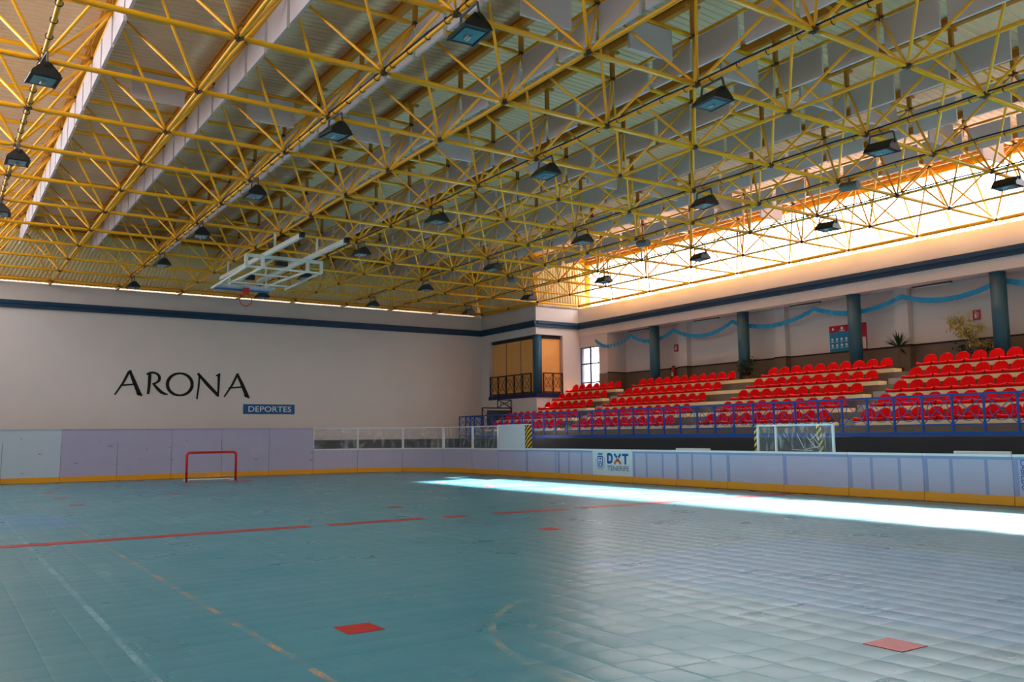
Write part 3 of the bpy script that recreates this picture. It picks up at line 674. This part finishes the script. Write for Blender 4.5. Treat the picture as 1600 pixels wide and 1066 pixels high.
c = q(930,710); text_obj('word', 'TENERIFE', PB.p(c[0], c[1]), (0,-1,0), (0,0,1), 1.03, .15, M['logogrey'], t, .004)
m = MB()                                                             # crest
PB.poly(m, [q(*p) for p in [(320,290),(312,240),(335,258),(350,228),(370,255),(388,222),(406,255),(426,228),(441,258),(464,240),(456,290)]])
PB.stroke(m, [q(300,345),q(470,345)], .04)
PB.stroke(m, [q(*p) for p in [(312,345),(312,580),(330,640),(360,675),(388,685),(416,675),(446,640),(463,580),(463,345)]], .035)
PB.disc(m, *q(388,415), .055, .03)
PB.stroke(m, [q(*p) for p in [(340,580),(372,510),(388,490),(404,510),(436,580)]], .03); PB.stroke(m, [q(*p) for p in [(330,640),(360,600),(388,560),(416,600),(446,640)]], .022)
for k in range(22):
    a = math.radians(180+18+ (144)*k/21); PB.disc(m, q(385,560)[0]+.21*math.cos(a), q(385,560)[1]+.19*math.sin(a), .011, n=6)
for k in range(7):
    for sx in (255, 515): PB.disc(m, *q(sx, 400+k*26), .011, n=6)
m.build('crest', M['logoblue'], t)
t = thing('board_advert', 'blue vertical word on the white board at the right picture edge', 'lettering', (RX-.004, 8.98, .4))
text_obj('word', 'CABILDO', (RX-.002, 8.93, .62), (0,0,-1), (0,-1,0), .6, .12, M['logoblue'], t, .004)

# ------------------------------------------------------------------ floor marks and goal
TT = .0045
def mark(name, x0, x1, y0, y1, label, cat='floor tile', group=None):
    tag(MB().box((x0,y0,.0),(x1,y1,TT)).build(name, M['tile']), label, cat, group)
tiles = [(2.89,6.57,'red floor tile in the left foreground'),(5.76,3.83,'faded red floor tile in the right foreground'),(8.36,11.55,'red floor tile just this side of the centre line'),(8.31,17.1,'red floor tile just beyond the centre line'),
(2.88,22.4,'red floor tile on the left, nearest of the left column'),(2.88,25.3,'red floor tile on the left, middle of the left column'),(2.88,28.2,'red floor tile on the left, farthest of the left column'),(5.62,25.2,'red floor tile in front of the red goal'),
(11.1,25.1,'red floor tile on the far right of the goal, outside sunlight'),(13.75,28.0,'red floor tile farthest right, before the tip of sunlight'),(13.85,25.1,'red floor tile at the tip of the sunlight'),(13.86,22.2,'red floor tile inside the far sunlight')]
for x, y, lb in tiles: mark('floor_tile', x-TILE/2, x+TILE/2, y-TILE/2, y+TILE/2, lb, group='red marker tiles')
yc = 14.42; hw = .15
for x0, x1, lb in ((LX,5.42,'long red centre line strip running off the left'),(5.75,7.58,'second red centre line strip from the left'),(8.05,8.5,'short single tile red dash at mid rink'),(9.12,10.85,'fourth red centre line strip'),(11.3,RX-.05,'red centre line strip crossing the sunlight to the boards')):
    mark('centre_line', x0, x1, yc-hw, yc+hw, lb, 'floor line', 'red centre line strips')
mark('goal_line', 7.3, 9.55, 30.75, 31.2, 'red goal line strip under the goal', 'floor line')
GX, GY = 8.29, 31.55; t = thing('hockey_goal', 'red steel hockey goal with white net before the end boards', 'goal', (GX, GY, 0))
hwid = .84; fr = MB(); R = .042; a = .1
pts = [(GX-hwid,GY,0),(GX-hwid,GY,1.0-a)] + [(GX-hwid+a-a*math.cos(k*PI/8),GY,1.0-a+a*math.sin(k*PI/8)) for k in range(1,5)] + [(GX+hwid-a+a*math.sin(k*PI/8),GY,1.0-a+a*math.cos(k*PI/8)) for k in range(0,5)] + [(GX+hwid,GY,0)]
fr.tube(pts, R, 10); fr.build('goal_frame', M['goal'], t, smooth=True)
bb = MB(); bb.tube([(GX-hwid,GY,.03),(GX-hwid*.9,GY+.75,.03),(GX+hwid*.9,GY+.75,.03),(GX+hwid,GY,.03)], .025, 8); bb.build('base_bar', M['white'], t)
nb = MB()
for k in range(15):
    x = GX-hwid+.06+(2*hwid-.12)*k/14; nb.tube([(x,GY,1.0),(x,GY+.35,.55),(x*.9+GX*.1,GY+.74,.05)], .0016, 3)
for k in range(9):
    f = k/8; y = GY+.74*f; z = 1.0-.95*f; nb.tube([(GX-hwid*(1-.1*f),y,z),(GX+hwid*(1-.1*f),y,z)], .0016, 3)
for s in (-1,1):
    for k in range(6): nb.tube([(GX+s*hwid*(1-.1*k/6),GY+.74*k/6,.03),(GX+s*hwid*(1-.1*k/6),GY+.74*k/6,1.0-.95*k/6)], .0016, 3)
nb.build('net', M['net'], t)

# ------------------------------------------------------------------ grandstand
RW, RH = .755, .39
def rx_(i): return 20.15 + RW*(i-1)          # front edge of row i (1..5)
def rz_(i): return 1.76 + RH*(i-1)
gs = thing('grandstand', 'stepped brown concrete grandstand along the right side', 'grandstand', (21.5, 14, 0))
def rowY1(i): return 35.55 if i <= 2 else WY
YS0 = 3.0
for i in range(1, 6):
    x1 = rx_(i)+RW if i < 5 else XB-.33
    z0 = 0 if i == 1 else rz_(i-1)-.45
    m = MB().box((rx_(i)+.03, YS0, 0), (x1+.03 if i < 5 else x1, {1: 32.8, 5: 29.0}.get(i, WY-.01), rz_(i)-.12)); 
    if i == 2: m = MB().box((rx_(2)+.03, YS0, 0), (rx_(3)+.03, WY-.01, rz_(2)-.12)).box((rx_(2)+.03, WY-.01, 0), (WX-.01, 32.8, rz_(2)-.12))
    if i == 5: m.box((rx_(5)+.03, 29.0, 0), (WXW-.05, WY-.01, rz_(5)-.12))
    m.build('terrace_step', M['concrete'], gs)
# front apron and parapet below the rail
MB().box((19.05, YS0, 0), (rx_(1)+.03, 35.5, 1.36)).box((rx_(1)+.03, 32.8, 0), (WX-.01, 35.5, 1.36)).build('walkway', M['concrete'], gs)
MB().box((18.98, YS0, 0), (19.05, 33.9, 1.37)).build('front_wall', M['dark'], gs)
AIS = [(26.35, 27.25), (14.2, 14.93)]
for (ya, yb) in AIS:
    for i in range(1, 6):
        z = rz_(i)-.12
        m = MB().box((rx_(i)-.38, ya+.02, 0.9), (rx_(i)+.03, yb-.02, z-.195)); m.build('aisle_step', M['conc2'], gs)
def bench(i, ya, yb, lb):
    t = thing('bench_plank', lb, 'bench', (rx_(i)+.15, (ya+yb)/2, rz_(i)-.12), 'tan bench planks of the stand')
    MB().box((rx_(i)-.02, ya, rz_(i)-.115), (rx_(i)+.36, yb, rz_(i))).build('plank', M['tan'], t)
    return t
rname = ['', 'bottom', 'second', 'middle', 'fourth', 'top']
for i in range(1, 6):
    ytop = {1: 32.75, 2: 32.75}.get(i, 30.75)
    bench(i, 27.27, ytop, 'tan bench plank of the %s row, far block beside the balcony' % rname[i])
    bench(i, 14.95, 26.3, 'long tan bench plank of the %s row, middle blocks' % rname[i])
    bench(i, YS0, 14.18, 'tan bench plank of the %s row, nearest block at right' % rname[i])
# seats
def make_seat():
    t = thing('stadium_seat', '', 'seat')
    W = .215; th = .012
    # pan: local x = depth towards the back (+x), y = width; origin at plank top under the front lip
    def sheet(rowsuv):
        m = MB(); n = len(rowsuv[0]); top = [p for r in rowsuv for p in r]
        nr = len(rowsuv); nv = []
        for i in range(nr):
            for k in range(n):
                a = Vector(rowsuv[min(nr-1,i+1)][k])-Vector(rowsuv[max(0,i-1)][k]); b = Vector(rowsuv[i][min(n-1,k+1)])-Vector(rowsuv[i][max(0,k-1)])
                nv.append(a.cross(b).normalized())
        o = [Vector(p)-nv[i]*th for i,p in enumerate(top)]
        fs = []; N_ = nr*n
        for i in range(nr-1):
            for k in range(n-1):
                A = i*n+k; fs.append((A,A+n,A+n+1,A+1)); fs.append((N_+A,N_+A+1,N_+A+n+1,N_+A+n))
        edge = [k for k in range(n)] + [i*n+n-1 for i in range(1,nr)] + [(nr-1)*n+k for k in range(n-2,-1,-1)] + [i*n for i in range(nr-2,0,-1)]
        for e in range(len(edge)): a_, b_ = edge[e], edge[(e+1)%len(edge)]; fs.append((a_,b_,N_+b_,N_+a_))
        m.add(top+o, fs); return m
    prof = [(-.035,.015),(-.03,.06),(-.01,.085),(.05,.088),(.15,.078),(.26,.07),(.33,.078)]
    us = [-1,-.85,-.5,0,.5,.85,1]
    rows_ = [[(x, u*W, z+.03*max(0,abs(u)-.6)/.4*(1 if i > 1 else 0)) for u in us] for i,(x,z) in enumerate(prof)]
    sheet(rows_).build('seat_pan', M['red'], t, local=True, smooth=True)
    bp_ = []
    for k in range(8):
        f = k/7; z = .078+.27*f; x = .335+.03*f+.035*f*f; w = W*.96*(1 if f < .25 else math.sqrt(max(.0,1-((f-.25)/.76)**2.3)))
        w = max(w, .05); bp_.append([(x-.03*abs(u)**2*(1-.5*f), u*w, z) for u in us])
    sheet(bp_).build('backrest', M['red'], t, local=True, smooth=True)
    b = MB(); b.box((.02,-.06,0),(.3,-.02,.07)); b.box((.02,.02,0),(.3,.06,.07)); b.build('mounting', M['lampgray'], t, local=True)
    return t
seat0 = make_seat(); useds = [False]
blocks = [('A', 'far block beside the balcony'), ('B', 'block between the first two columns'), ('C', 'block in front of the posters'), ('D', 'nearest block right of the aisle')]
for i in range(1, 6):
    ys = {'A': [27.58+.476*k for k in range({1:11,2:11}.get(i,7))][::-1], 'B': [26.1-.466*k for k in range(11)], 'C': [19.6-.466*k for k in range(10)], 'D': [14.03-.464*k for k in range(13)]}
    for b, bn in blocks:
        for k, y in enumerate(ys[b]):
            if not inview((rx_(i)+.3, y, rz_(i)+.2), 1.1): continue
            o = seat0 if not useds[0] else copy_tree(seat0); useds[0] = True
            o.location = (rx_(i)-.0, y, rz_(i)); o['_o'] = (0,0,0)
            tag(o, 'red seat, %s from left, %s row, %s' % (ORD[k+1], rname[i]+(' from bottom' if i in (2,4) else ''), bn), 'seat', 'red plastic seats on the stand')
# columns
for k, y in enumerate((26.36, 21.66, 17.06, 12.5)):
    t = thing('column', 'round blue grey column, %s from the left behind the seats' % ORD[k+1], 'column', (24.45, y, 3.2), 'blue columns of the stand')
    MB().tube([(24.45,y,rz_(5)-.12),(24.45,y,5.86)], .205, 24).build('shaft', M['colblue'], t, smooth=True)
    MB().tube([(24.45,y,5.83),(24.45,y,5.86)], .22, 24).build('collar', M['colblue'], t)

# ------------------------------------------------------------------ railings
def railing(name, p0, p1, n, zb, zlow, ztop, label, mt, cat='railing', rp=.025, base=None, ringR=None, group=None, postdown=0):
    p0, p1 = Vector(p0), Vector(p1); d = (p1-p0); L = d.length; d = d/L; nrm = Vector((-d.y,d.x,0)); mid = (p0+p1)/2
    t = thing(name, label, cat, (mid.x, mid.y, zb), group); up = Vector((0,0,1))
    MB().bar(p0+up*ztop, p1+up*ztop, rp*2, rp*1.8).build('top_rail', mt, t)
    MB().bar(p0+up*zlow, p1+up*zlow, rp*1.2, rp*1.2).build('bottom_rail', mt, t)
    for k in range(n+1):
        p = p0+d*(L*k/n); MB().bar(p+up*(zb-postdown), p+up*ztop, rp*1.7, rp*1.7, up=d).build('post', mt, t)
    for k in range(n):
        a = p0+d*(L*k/n); b = p0+d*(L*(k+1)/n); c = (a+b)/2+up*((zlow+ztop)/2); h = (ztop-zlow); w_ = L/n
        MB().tube([a+up*ztop, b+up*zlow], rp*.42, 6).build('cross_bar', mt, t); MB().tube([a+up*zlow+nrm*.02, b+up*ztop+nrm*.02], rp*.42, 6).build('cross_bar', mt, t)
        MB().torus(c-nrm*.02, nrm, ringR or min(w_,h)*.36, rp*.4, 22, 5).build('ring', mt, t)
    if base: MB().box((min(p0.x,p1.x)-base, min(p0.y,p1.y), zb-.1), (max(p0.x,p1.x)+base, max(p0.y,p1.y), zb)).build('base_beam', mt, t)
    return t
railing('stand_railing', (19.02, 9.49-.712*3, 0), (19.02, 9.49+.712*32, 0), 35, 1.48, 1.64, 2.3, 'long blue railing with crossed bars and rings before the seats', M['railblue'], base=.045, ringR=.25)
railing('end_railing', (19.1, 32.95, 0), (20.2, 32.95, 0), 2, 1.365, 1.5, 2.3, 'short blue railing section at the far end of the stand', M['railblue'], ringR=.22)
# black gate cage by the balcony foot
t = thing('stair_cage', 'black steel gate frame with dark panel below the balcony', 'gate', (21, 32.95, 1.365)); GYC = 32.95
m = MB()
for x in (20.26, 21.78): m.bar((x,GYC,1.365),(x,GYC,2.7),.05)
m.bar((20.26,GYC,2.7),(21.78,GYC,2.7),.05); m.bar((20.26,GYC,2.68),(20.52,GYC,2.3),.02); m.build('frame', M['black'], t)
MB().box((20.5,GYC-.01,1.45),(21.74,GYC+.02,2.6)).build('panel', M['dark'], t)
m = MB()
for a, b in (((21.06,2.7),(21.06,3.06)),((21.78,2.7),(21.78,3.06)),((21.06,3.06),(21.78,3.06)),((21.06,3.06),(21.78,2.72)),((21.06,2.72),(21.78,3.06))): m.bar((a[0],GYC,a[1]),(b[0],GYC,b[1]),.03)
m.tube([(21.42+.24*math.cos(math.radians(a)),GYC,2.72+.24*math.sin(math.radians(a))) for a in range(0,181,15)], .012, 5); m.build('upper_grille', M['black'], t)

# balcony
railing('balcony_railing', (WX+.03, 34.85, 0), (WX+.03, 31.5, 0), 5, 3.28, 3.36, 4.18, 'black balcony railing with rings facing the rink, left of the column', M['black'], ringR=.24, group='black balcony railings')
railing('balcony_railing', (22.25, WY+.03, 0), (23.28, WY+.03, 0), 2, 3.28, 3.36, 4.18, 'short black balcony railing right of the corner column', M['black'], ringR=.2, group='black balcony railings')
t = thing('column', 'blue round column at the balcony corner', 'column', (WX+.22, WY+.22, 3.28)); MB().tube([(WX+.22,WY+.22,3.28),(WX+.22,WY+.22,5.87)], .2, 24).build('shaft', M['colblue'], t, smooth=True)
for k, (ya, yb) in enumerate(((34.88,33.74),(33.69,32.55),(32.50,31.45))):
    t = thing('wood_panel', 'pale wood folding panel closing the balcony, %s' % ('leftmost','second from left','beside the corner column')[k], 'panel', (WX+.4,(ya+yb)/2,3.28), 'balcony wood panels')
    MB().box((WX+.2,yb,3.28),(WX+.24,ya,5.72)).build('leaf', M['wood'], t); MB().box((WX+.195,yb,3.28),(WX+.199,ya,3.4)).build('kick_strip', M['bark'], t)
t = thing('wood_panel', 'pale wood folding panel right of the balcony corner column', 'panel', (22.8,WY+.4,3.28), 'balcony wood panels')
MB().box((WX+.45,WY+.2,3.28),(23.29,WY+.24,5.72)).build('leaf', M['wood'], t); MB().box((WX+.45,WY+.195,3.28),(23.29,WY+.199,3.4)).build('kick_strip', M['bark'], t)
t = thing('panel_track', 'dark hanging track above the balcony wood panels', 'track', (22.4,32.5,5.7)); MB().box((WX+.15,31.45,5.73),(WX+.3,34.89,5.865)).build('rail', M['black'], t)
for ys_ in (33.715, 32.525): MB().box((WX+.205,ys_-.024,3.285),(WX+.235,ys_+.024,5.73)).build('dark_seam', M['black'], t)  # black strips fill the panel gaps, standing in for the shade behind them
MB().box((WX+.45,WY+.15,5.73),(23.29,WY+.3,5.865)).build('rail', M['black'], t)

# ------------------------------------------------------------------ garland, fixtures, wall signs
pk = [(a_*1.0186, 1.5+(b_-1.5)*1.0186) for a_, b_ in [(29.3,5.58),(27.55,5.64),(25.05,5.62),(22.0,5.6),(18.42,5.62),(15.28,5.6),(12.3,5.66),(9.2,5.64)]]; sag = [.36,.34,.38,.36,.3,.3,.3]
gt = thing('garland', 'turquoise fringed paper garland swagged along the columns', 'garland', (24.22, 20, 5.2))
for k in range(len(pk)-1):
    (ya,za),(yb,zb) = pk[k], pk[k+1]; n = 40; m = MB(); top = []
    for i in range(n+1):
        f = i/n; gx = 24.19+.51*max(0,(f-.42)/.58) if k == 0 else 24.7; top.append((gx+.012*math.sin(i*1.9), ya+(yb-ya)*f, za+(zb-za)*f-4*sag[k]*f*(1-f)))
    m.tube(top, .012, 5)
    for i in range(n*2):
        f = (i+.5)/(n*2); y = ya+(yb-ya)*f; z = za+(zb-za)*f-4*sag[k]*f*(1-f); w_ = abs(yb-ya)/(n*2)*.75; d = .13+.02*random.random(); x = (24.19+.51*max(0,(f-.42)/.58) if k == 0 else 24.7)+.012*math.sin(f*n*1.9)
        m.add([(x,y-w_,z+.01),(x,y+w_,z+.01),(x+random.uniform(-.02,.02),y+w_*.8,z-d),(x+random.uniform(-.02,.02),y-w_*.8,z-d)], [(0,1,2,3)])
    m.build('swag', M['garland'], gt)
fxn = ['farthest','second farthest','middle','second nearest','nearest']
for k, (ya, yb) in enumerate(((28.4,27.2),(24.5,23.3),(19.9,18.7),(15.3,14.1),(10.9,9.7))):
    t = thing('ceiling_light', 'slim grey strip light under the passage ceiling, %s one' % fxn[k], 'ceiling light', (24.9,(ya+yb)/2,5.85), 'strip lights in the passage')
    MB().box((24.84,yb,5.86),(25.0,ya,5.92)).build('body', M['fix'], t); MB().tube([(24.92,yb+.03,5.845),(24.92,ya-.03,5.845)], .016, 8).build('tube', M['white'], t)
def poster(name, label, ya, yb, z0, z1, top, body, th):
    x = XB-.012; t = thing(name, label, 'poster', (XB, (ya+yb)/2, z0), 'wall posters')
    MB().box((x,yb,z0),(XB-.002,ya,z1)).build('sheet', M[body], t); MB().box((x-.003,yb,z1-th),(x,ya,z1)).build('header', M[top], t); return t
P_ = poster('poster', 'blue wall poster with red header and white icons behind the third column', 18.64, 17.86, 4.16, 5.05, 'posterred', 'posterblue', .22)
pp = Plane2((XB-.015, 18.64, 4.16), (0,-1,0), (0,0,1), .002); m = MB()
for r in range(2):
    for c in range(4): pp.disc(m, .11+.18*c, .23+.2*r, .045, n=10); pp.stroke(m, [(.05+.18*c,.15+.2*r),(.17+.18*c,.15+.2*r)], .022)
pp.disc(m, .15, .78, .04); pp.disc(m, .5, .79, .05); pp.stroke(m, [(.4,.71),(.6,.71)], .02); m.build('icons', M['signwhite'], P_)
P_ = poster('poster', 'red wall poster with white notice box right of the third column', 17.8, 17.22, 4.16, 5.05, 'posterred', 'posterred', .1)
MB().box((XB-.018,17.26,4.2),(XB-.012,17.72,4.58)).build('notice', M['signwhite'], P_)
pp = Plane2((XB-.016, 17.8, 4.16), (0,-1,0), (0,0,1), .002); m = MB(); pp.disc(m, .2, .68, .08); pp.stroke(m, [(.1,.53),(.4,.53)], .05); pp.stroke(m, [(.1,.46),(.42,.46)], .025); m.build('icons', M['signwhite'], P_)
for y, z, lb in ((25.98,4.97,'small red extinguisher sign high on the wall right of the first column'),(13.6,4.85,'small red extinguisher sign above the olive tree')):
    t = thing('safety_sign', lb, 'sign', (XB, y, z-.15), 'red safety signs'); MB().box((XB-.01,y-.12,z-.15),(XB,y+.12,z+.15)).build('plate', M['extred'], t)
    pp = Plane2((XB-.012,y+.12,z-.15),(0,-1,0),(0,0,1),.002); m = MB(); pp.stroke(m, [(.09,.06),(.09,.19)], .06); pp.stroke(m, [(.09,.22),(.09,.26)], .03); pp.stroke(m, [(.09,.25),(.15,.2)], .015); pp.stroke(m, [(.16,.08),(.16,.2),(.18,.2)], .02); m.build('pictogram', M['signwhite'], t)
t = thing('fire_extinguisher', 'red fire extinguisher on the passage wall below its sign', 'extinguisher', (XB-.14, 26.05, 3.72)); e = (XB-.12, 26.05)
MB().tube([(e[0],e[1],3.67),(e[0],e[1],3.69),(e[0],e[1],4.07),(e[0],e[1],4.15),(e[0],e[1],4.18)], [.06,.085,.085,.05,.03], 16).build('cylinder', M['extred'], t, smooth=True)
MB().box((e[0]-.03,e[1]-.05,4.18),(e[0]+.03,e[1]+.05,4.24)).build('valve', M['lamp'], t)
MB().tube([(e[0],e[1]+.05,4.21),(e[0]-.02,e[1]+.14,4.14),(e[0]-.02,e[1]+.15,3.92),(e[0]-.02,e[1]+.1,3.78)], .014, 6).build('hose', M['lamp'], t)
MB().box((e[0]-.088,e[1]-.05,3.82),(e[0]-.08,e[1]+.05,3.98)).build('badge', M['signwhite'], t)

# ------------------------------------------------------------------ plants
ZPASS = rz_(5)-.12
def pot(t, x, y, r=.16, h=.28):
    MB().tube([(x,y,ZPASS),(x,y,ZPASS+h*.9),(x,y,ZPASS+h*.9),(x,y,ZPASS+h)], [r*.72,r*.95,r*1.08,r*1.08], 16).build('pot', M['pot'], t)
def leaf(m, p, d, L, w, droop=.3):
    p = Vector(p); d = Vector(d).normalized(); s = d.cross(Vector((0,0,1)))
    s = s.normalized() if s.length > .01 else Vector((1,0,0)); q1 = p+d*L*.5; q2 = p+d*L-Vector((0,0,droop*L))
    m.add([p, q1+s*w/2, q2, q1-s*w/2], [(0,1,2,3)])
x, y = 23.95, 21.1; t = thing('potted_shrub', 'dark leafy potted shrub beside the second column', 'plant', (x,y,ZPASS)); pot(t, x, y)
m = MB(); s = MB()
for k in range(9):
    a = random.uniform(0,2*PI); h = random.uniform(.45,.95); ex = (x+.2*math.cos(a), y+.34*math.sin(a)+(.12 if h > .7 else 0), ZPASS+h); s.tube([(x,y,ZPASS+.2),((x+ex[0])/2,(y+ex[1])/2,ZPASS+h*.7),ex], .008, 4)
    for j in range(44):
        f = random.uniform(.25,1.05); p = Vector((x,y,ZPASS+.2)).lerp(Vector(ex), f)+Vector([random.uniform(-.1,.1) for _ in range(3)]); leaf(m, p, (random.uniform(-1,1),random.uniform(-1,1),random.uniform(-.6,.8)), random.uniform(.08,.15), .06)
m.build('foliage', M['leafdark'], t); s.build('stems', M['bark'], t)
x, y = 24.4, 15.55; t = thing('potted_yucca', 'spiky dark yucca standing before the wall pier', 'plant', (x,y,ZPASS)); pot(t, x, y, .14, .22)
MB().tube([(x,y,ZPASS+.2),(x+.01,y,ZPASS+.86)], .03, 8).build('stem', M['bark'], t); m = MB()
for k in range(34):
    a = k*2.4; el = random.uniform(-.5,1.25); L = random.uniform(.46,.62); d = Vector((math.cos(a)*math.cos(el), math.sin(a)*math.cos(el), math.sin(el))); p = Vector((x,y,ZPASS+.84)); sd = d.cross(Vector((0,0,1))).normalized()*.032
    q1 = p+d*L*.45; q2 = p+d*L-Vector((0,0,.05)); m.add([p-sd*.5,p+sd*.5,q1+sd,q2,q1-sd], [(0,1,2,3,4)])
m.build('foliage', M['leafdark'], t)
x, y = 24.75, 13.45; t = thing('potted_tree', 'leaning small tree with sparse olive leaves beside the fourth column', 'plant', (x,y,ZPASS)); pot(t, x, y, .17, .3)
tr = MB(); tr.tube([(x,y,ZPASS+.2),(x,y-.05,ZPASS+.55),(x-.02,y+.1,ZPASS+.95),(x,y+.25,ZPASS+1.25)], [.03,.026,.02,.012], 7); m = MB(); md = MB()
cl_ = [(0,.62,1.5,.16),(0,.45,1.58,.2),(0,.3,1.45,.22),(0,.15,1.25,.2),(0,.02,1.05,.18),(0,-.05,.85,.15),(0,.55,1.3,.14),(0,-.25,1.25,.1),(0,-.35,.75,.14),(0,.3,1.1,.14)]
for (dx,dy,dz,r) in cl_:
    c = Vector((x+dx,y+dy,ZPASS+dz)); tr.tube([(x,y+.05,ZPASS+min(.9,dz*.7)), c], .008, 4)
    for j in range(48):
        p = c+Vector((random.gauss(0,r*.55),random.gauss(0,r*.65),random.gauss(0,r*.5))); leaf(m, p, (random.uniform(-1,1),random.uniform(-1,1),random.uniform(-.9,.4)), random.uniform(.08,.12), .06)
for (dy,dz) in ((.38,.72),(.25,.6),(-.4,.6),(.3,.45)):
    c = Vector((x,y+dy,ZPASS+dz))
    for j in range(34): p = c+Vector([random.gauss(0,.08) for _ in range(3)]); leaf(md, p, (random.uniform(-1,1),random.uniform(-1,1),random.uniform(-.9,.6)), .1, .06)
tr.build('trunk', M['bark'], t); m.build('foliage', M['leafolive'], t); md.build('lower_foliage', M['leafdark'], t)['label'] = 'dark green lower leaves'

# ------------------------------------------------------------------ folded basketball hoop under the roof
BX = 8.33; t = thing('basketball_hoop', 'white ceiling mounted basketball hoop folded up under the roof frame', 'basketball hoop', (BX, 25, 6.2))
for x in (BX-.6, BX+.62):
    m = MB().bar((x,21.4,6.66),(x,28.9,6.7),.09,.12); m.build('rail', M['white'], t)
    MB().box((x-.06,21.3,6.6),(x+.06,21.42,6.73)).build('rail_end', M['black'], t)
    for y in (NY[5], NY[3]): MB().bar((x,y,6.7),(x,y,ZL),.05).build('hanger', M['white'], t)
m = MB(); Y0 = 24.35
m.bar((BX-1.15,Y0,6.62),(BX+1.1,Y0,6.62),.07,.09); m.bar((BX-1.15,Y0,6.3),(BX+1.1,Y0,6.3),.04,.05)
for x in (BX-1.13,BX-.66,BX+.66,BX+1.08): m.bar((x,Y0,6.3),(x,Y0,6.64),.09)
m.build('cross_frame', M['white'], t)
for x0, x1, z1, y1 in ((BX-1.1,BX-1.1,6.22,28.1),(BX-.66,BX-.62,6.38,27.9),(BX+.62,BX+.55,6.38,27.9),(BX+1.05,BX+.98,6.22,27.2)):
    MB().bar((x0,Y0,6.3),(x1,y1,z1),.045,.055).build('folding_arm', M['white'], t)
m = MB(); m.bar((BX-1.1,26.8,6.25),(BX+1,26.8,6.25),.04); m.bar((BX-.66,25.6,6.33),(BX+.62,25.6,6.33),.04); m.bar((BX-.3,Y0,6.62),(BX-.3,27.8,6.5),.05); m.bar((BX+.3,Y0,6.62),(BX+.3,27.8,6.5),.05); m.bar((BX-.62,27.8,6.3),(BX-.62,27.8,6.7),.04); m.bar((BX+.55,27.8,6.3),(BX+.55,27.8,6.7),.04); m.build('brace', M['white'], t)
MB().box((BX-.3,Y0-.08,6.4),(BX+.05,Y0+.12,6.52)).build('winch', M['black'], t)
MB().box((BX-.25,27.2,6.45),(BX+.0,27.4,6.62)).build('motor', M['black'], t)
bb_ = MB().box((BX-.9,27.8,6.33),(BX+.88,28.6,6.36)); bo = bb_.build('backboard', M['tglass'], t)
MB().box((BX-.92,28.54,6.29),(BX+.9,28.62,6.365)).build('edge_pad', M['padblue'], bo)
MB().box((BX-.1,28.1,6.12),(BX+.1,28.14,6.33)).build('ring_plate', M['rim'], t)
MB().torus((BX,28.12,5.93),(0,1,0),.2,.014,28,6).build('ring', M['rim'], t)

# ------------------------------------------------------------------ light
wd = bpy.data.worlds.new('world'); SC.world = wd; wd.use_nodes = True; bg = wd.node_tree.nodes['Background']
bg.inputs[0].default_value = (.93,.965,1,1); bg.inputs[1].default_value = 9.4
sd = Vector((-1/.884, -.34, -1)).normalized()
sl = bpy.data.lights.new('sun', 'SUN'); sl.energy = 70; sl.angle = math.radians(3.2); sl.color = (1,.97,.93)
so = bpy.data.objects.new('sun', sl); COL.objects.link(so); so.rotation_mode = 'QUATERNION'; so.rotation_quaternion = sd.to_track_quat('-Z','Y'); so.location = (40, 30, 40)
def portal(c, right, up, w, h):
    l = bpy.data.lights.new('portal', 'AREA'); l.shape = 'RECTANGLE'; l.size = w; l.size_y = h; l.cycles.is_portal = True
    R_, U_ = Vector(right).normalized(), Vector(up).normalized(); Z_ = R_.cross(U_)
    o = bpy.data.objects.new('portal', l); COL.objects.link(o); o.matrix_world = Matrix(((R_.x,U_.x,Z_.x,c[0]),(R_.y,U_.y,Z_.y,c[1]),(R_.z,U_.z,Z_.z,c[2]),(0,0,0,1)))
portal((24.15,12.0,8.0), (0,1,0), (-1.3,0,1.68), 38, 2.2)     # beam along -Z = into the hall
portal((-1.35,14.3,8.0), (0,-1,0), (1.12,0,1.68), 43, 2.1)
portal((WXW+.3,30.35,4.45), (0,1,0), (0,0,1), 1.3, 1.9)

for o in bpy.data.objects:
    if '_o' in o: del o['_o']
vs = SC.view_settings; vs.view_transform = 'Standard'; vs.look = 'None'; vs.gamma = 1; vs.exposure = 0.0
try: vs.use_curve_mapping = False
except Exception: pass
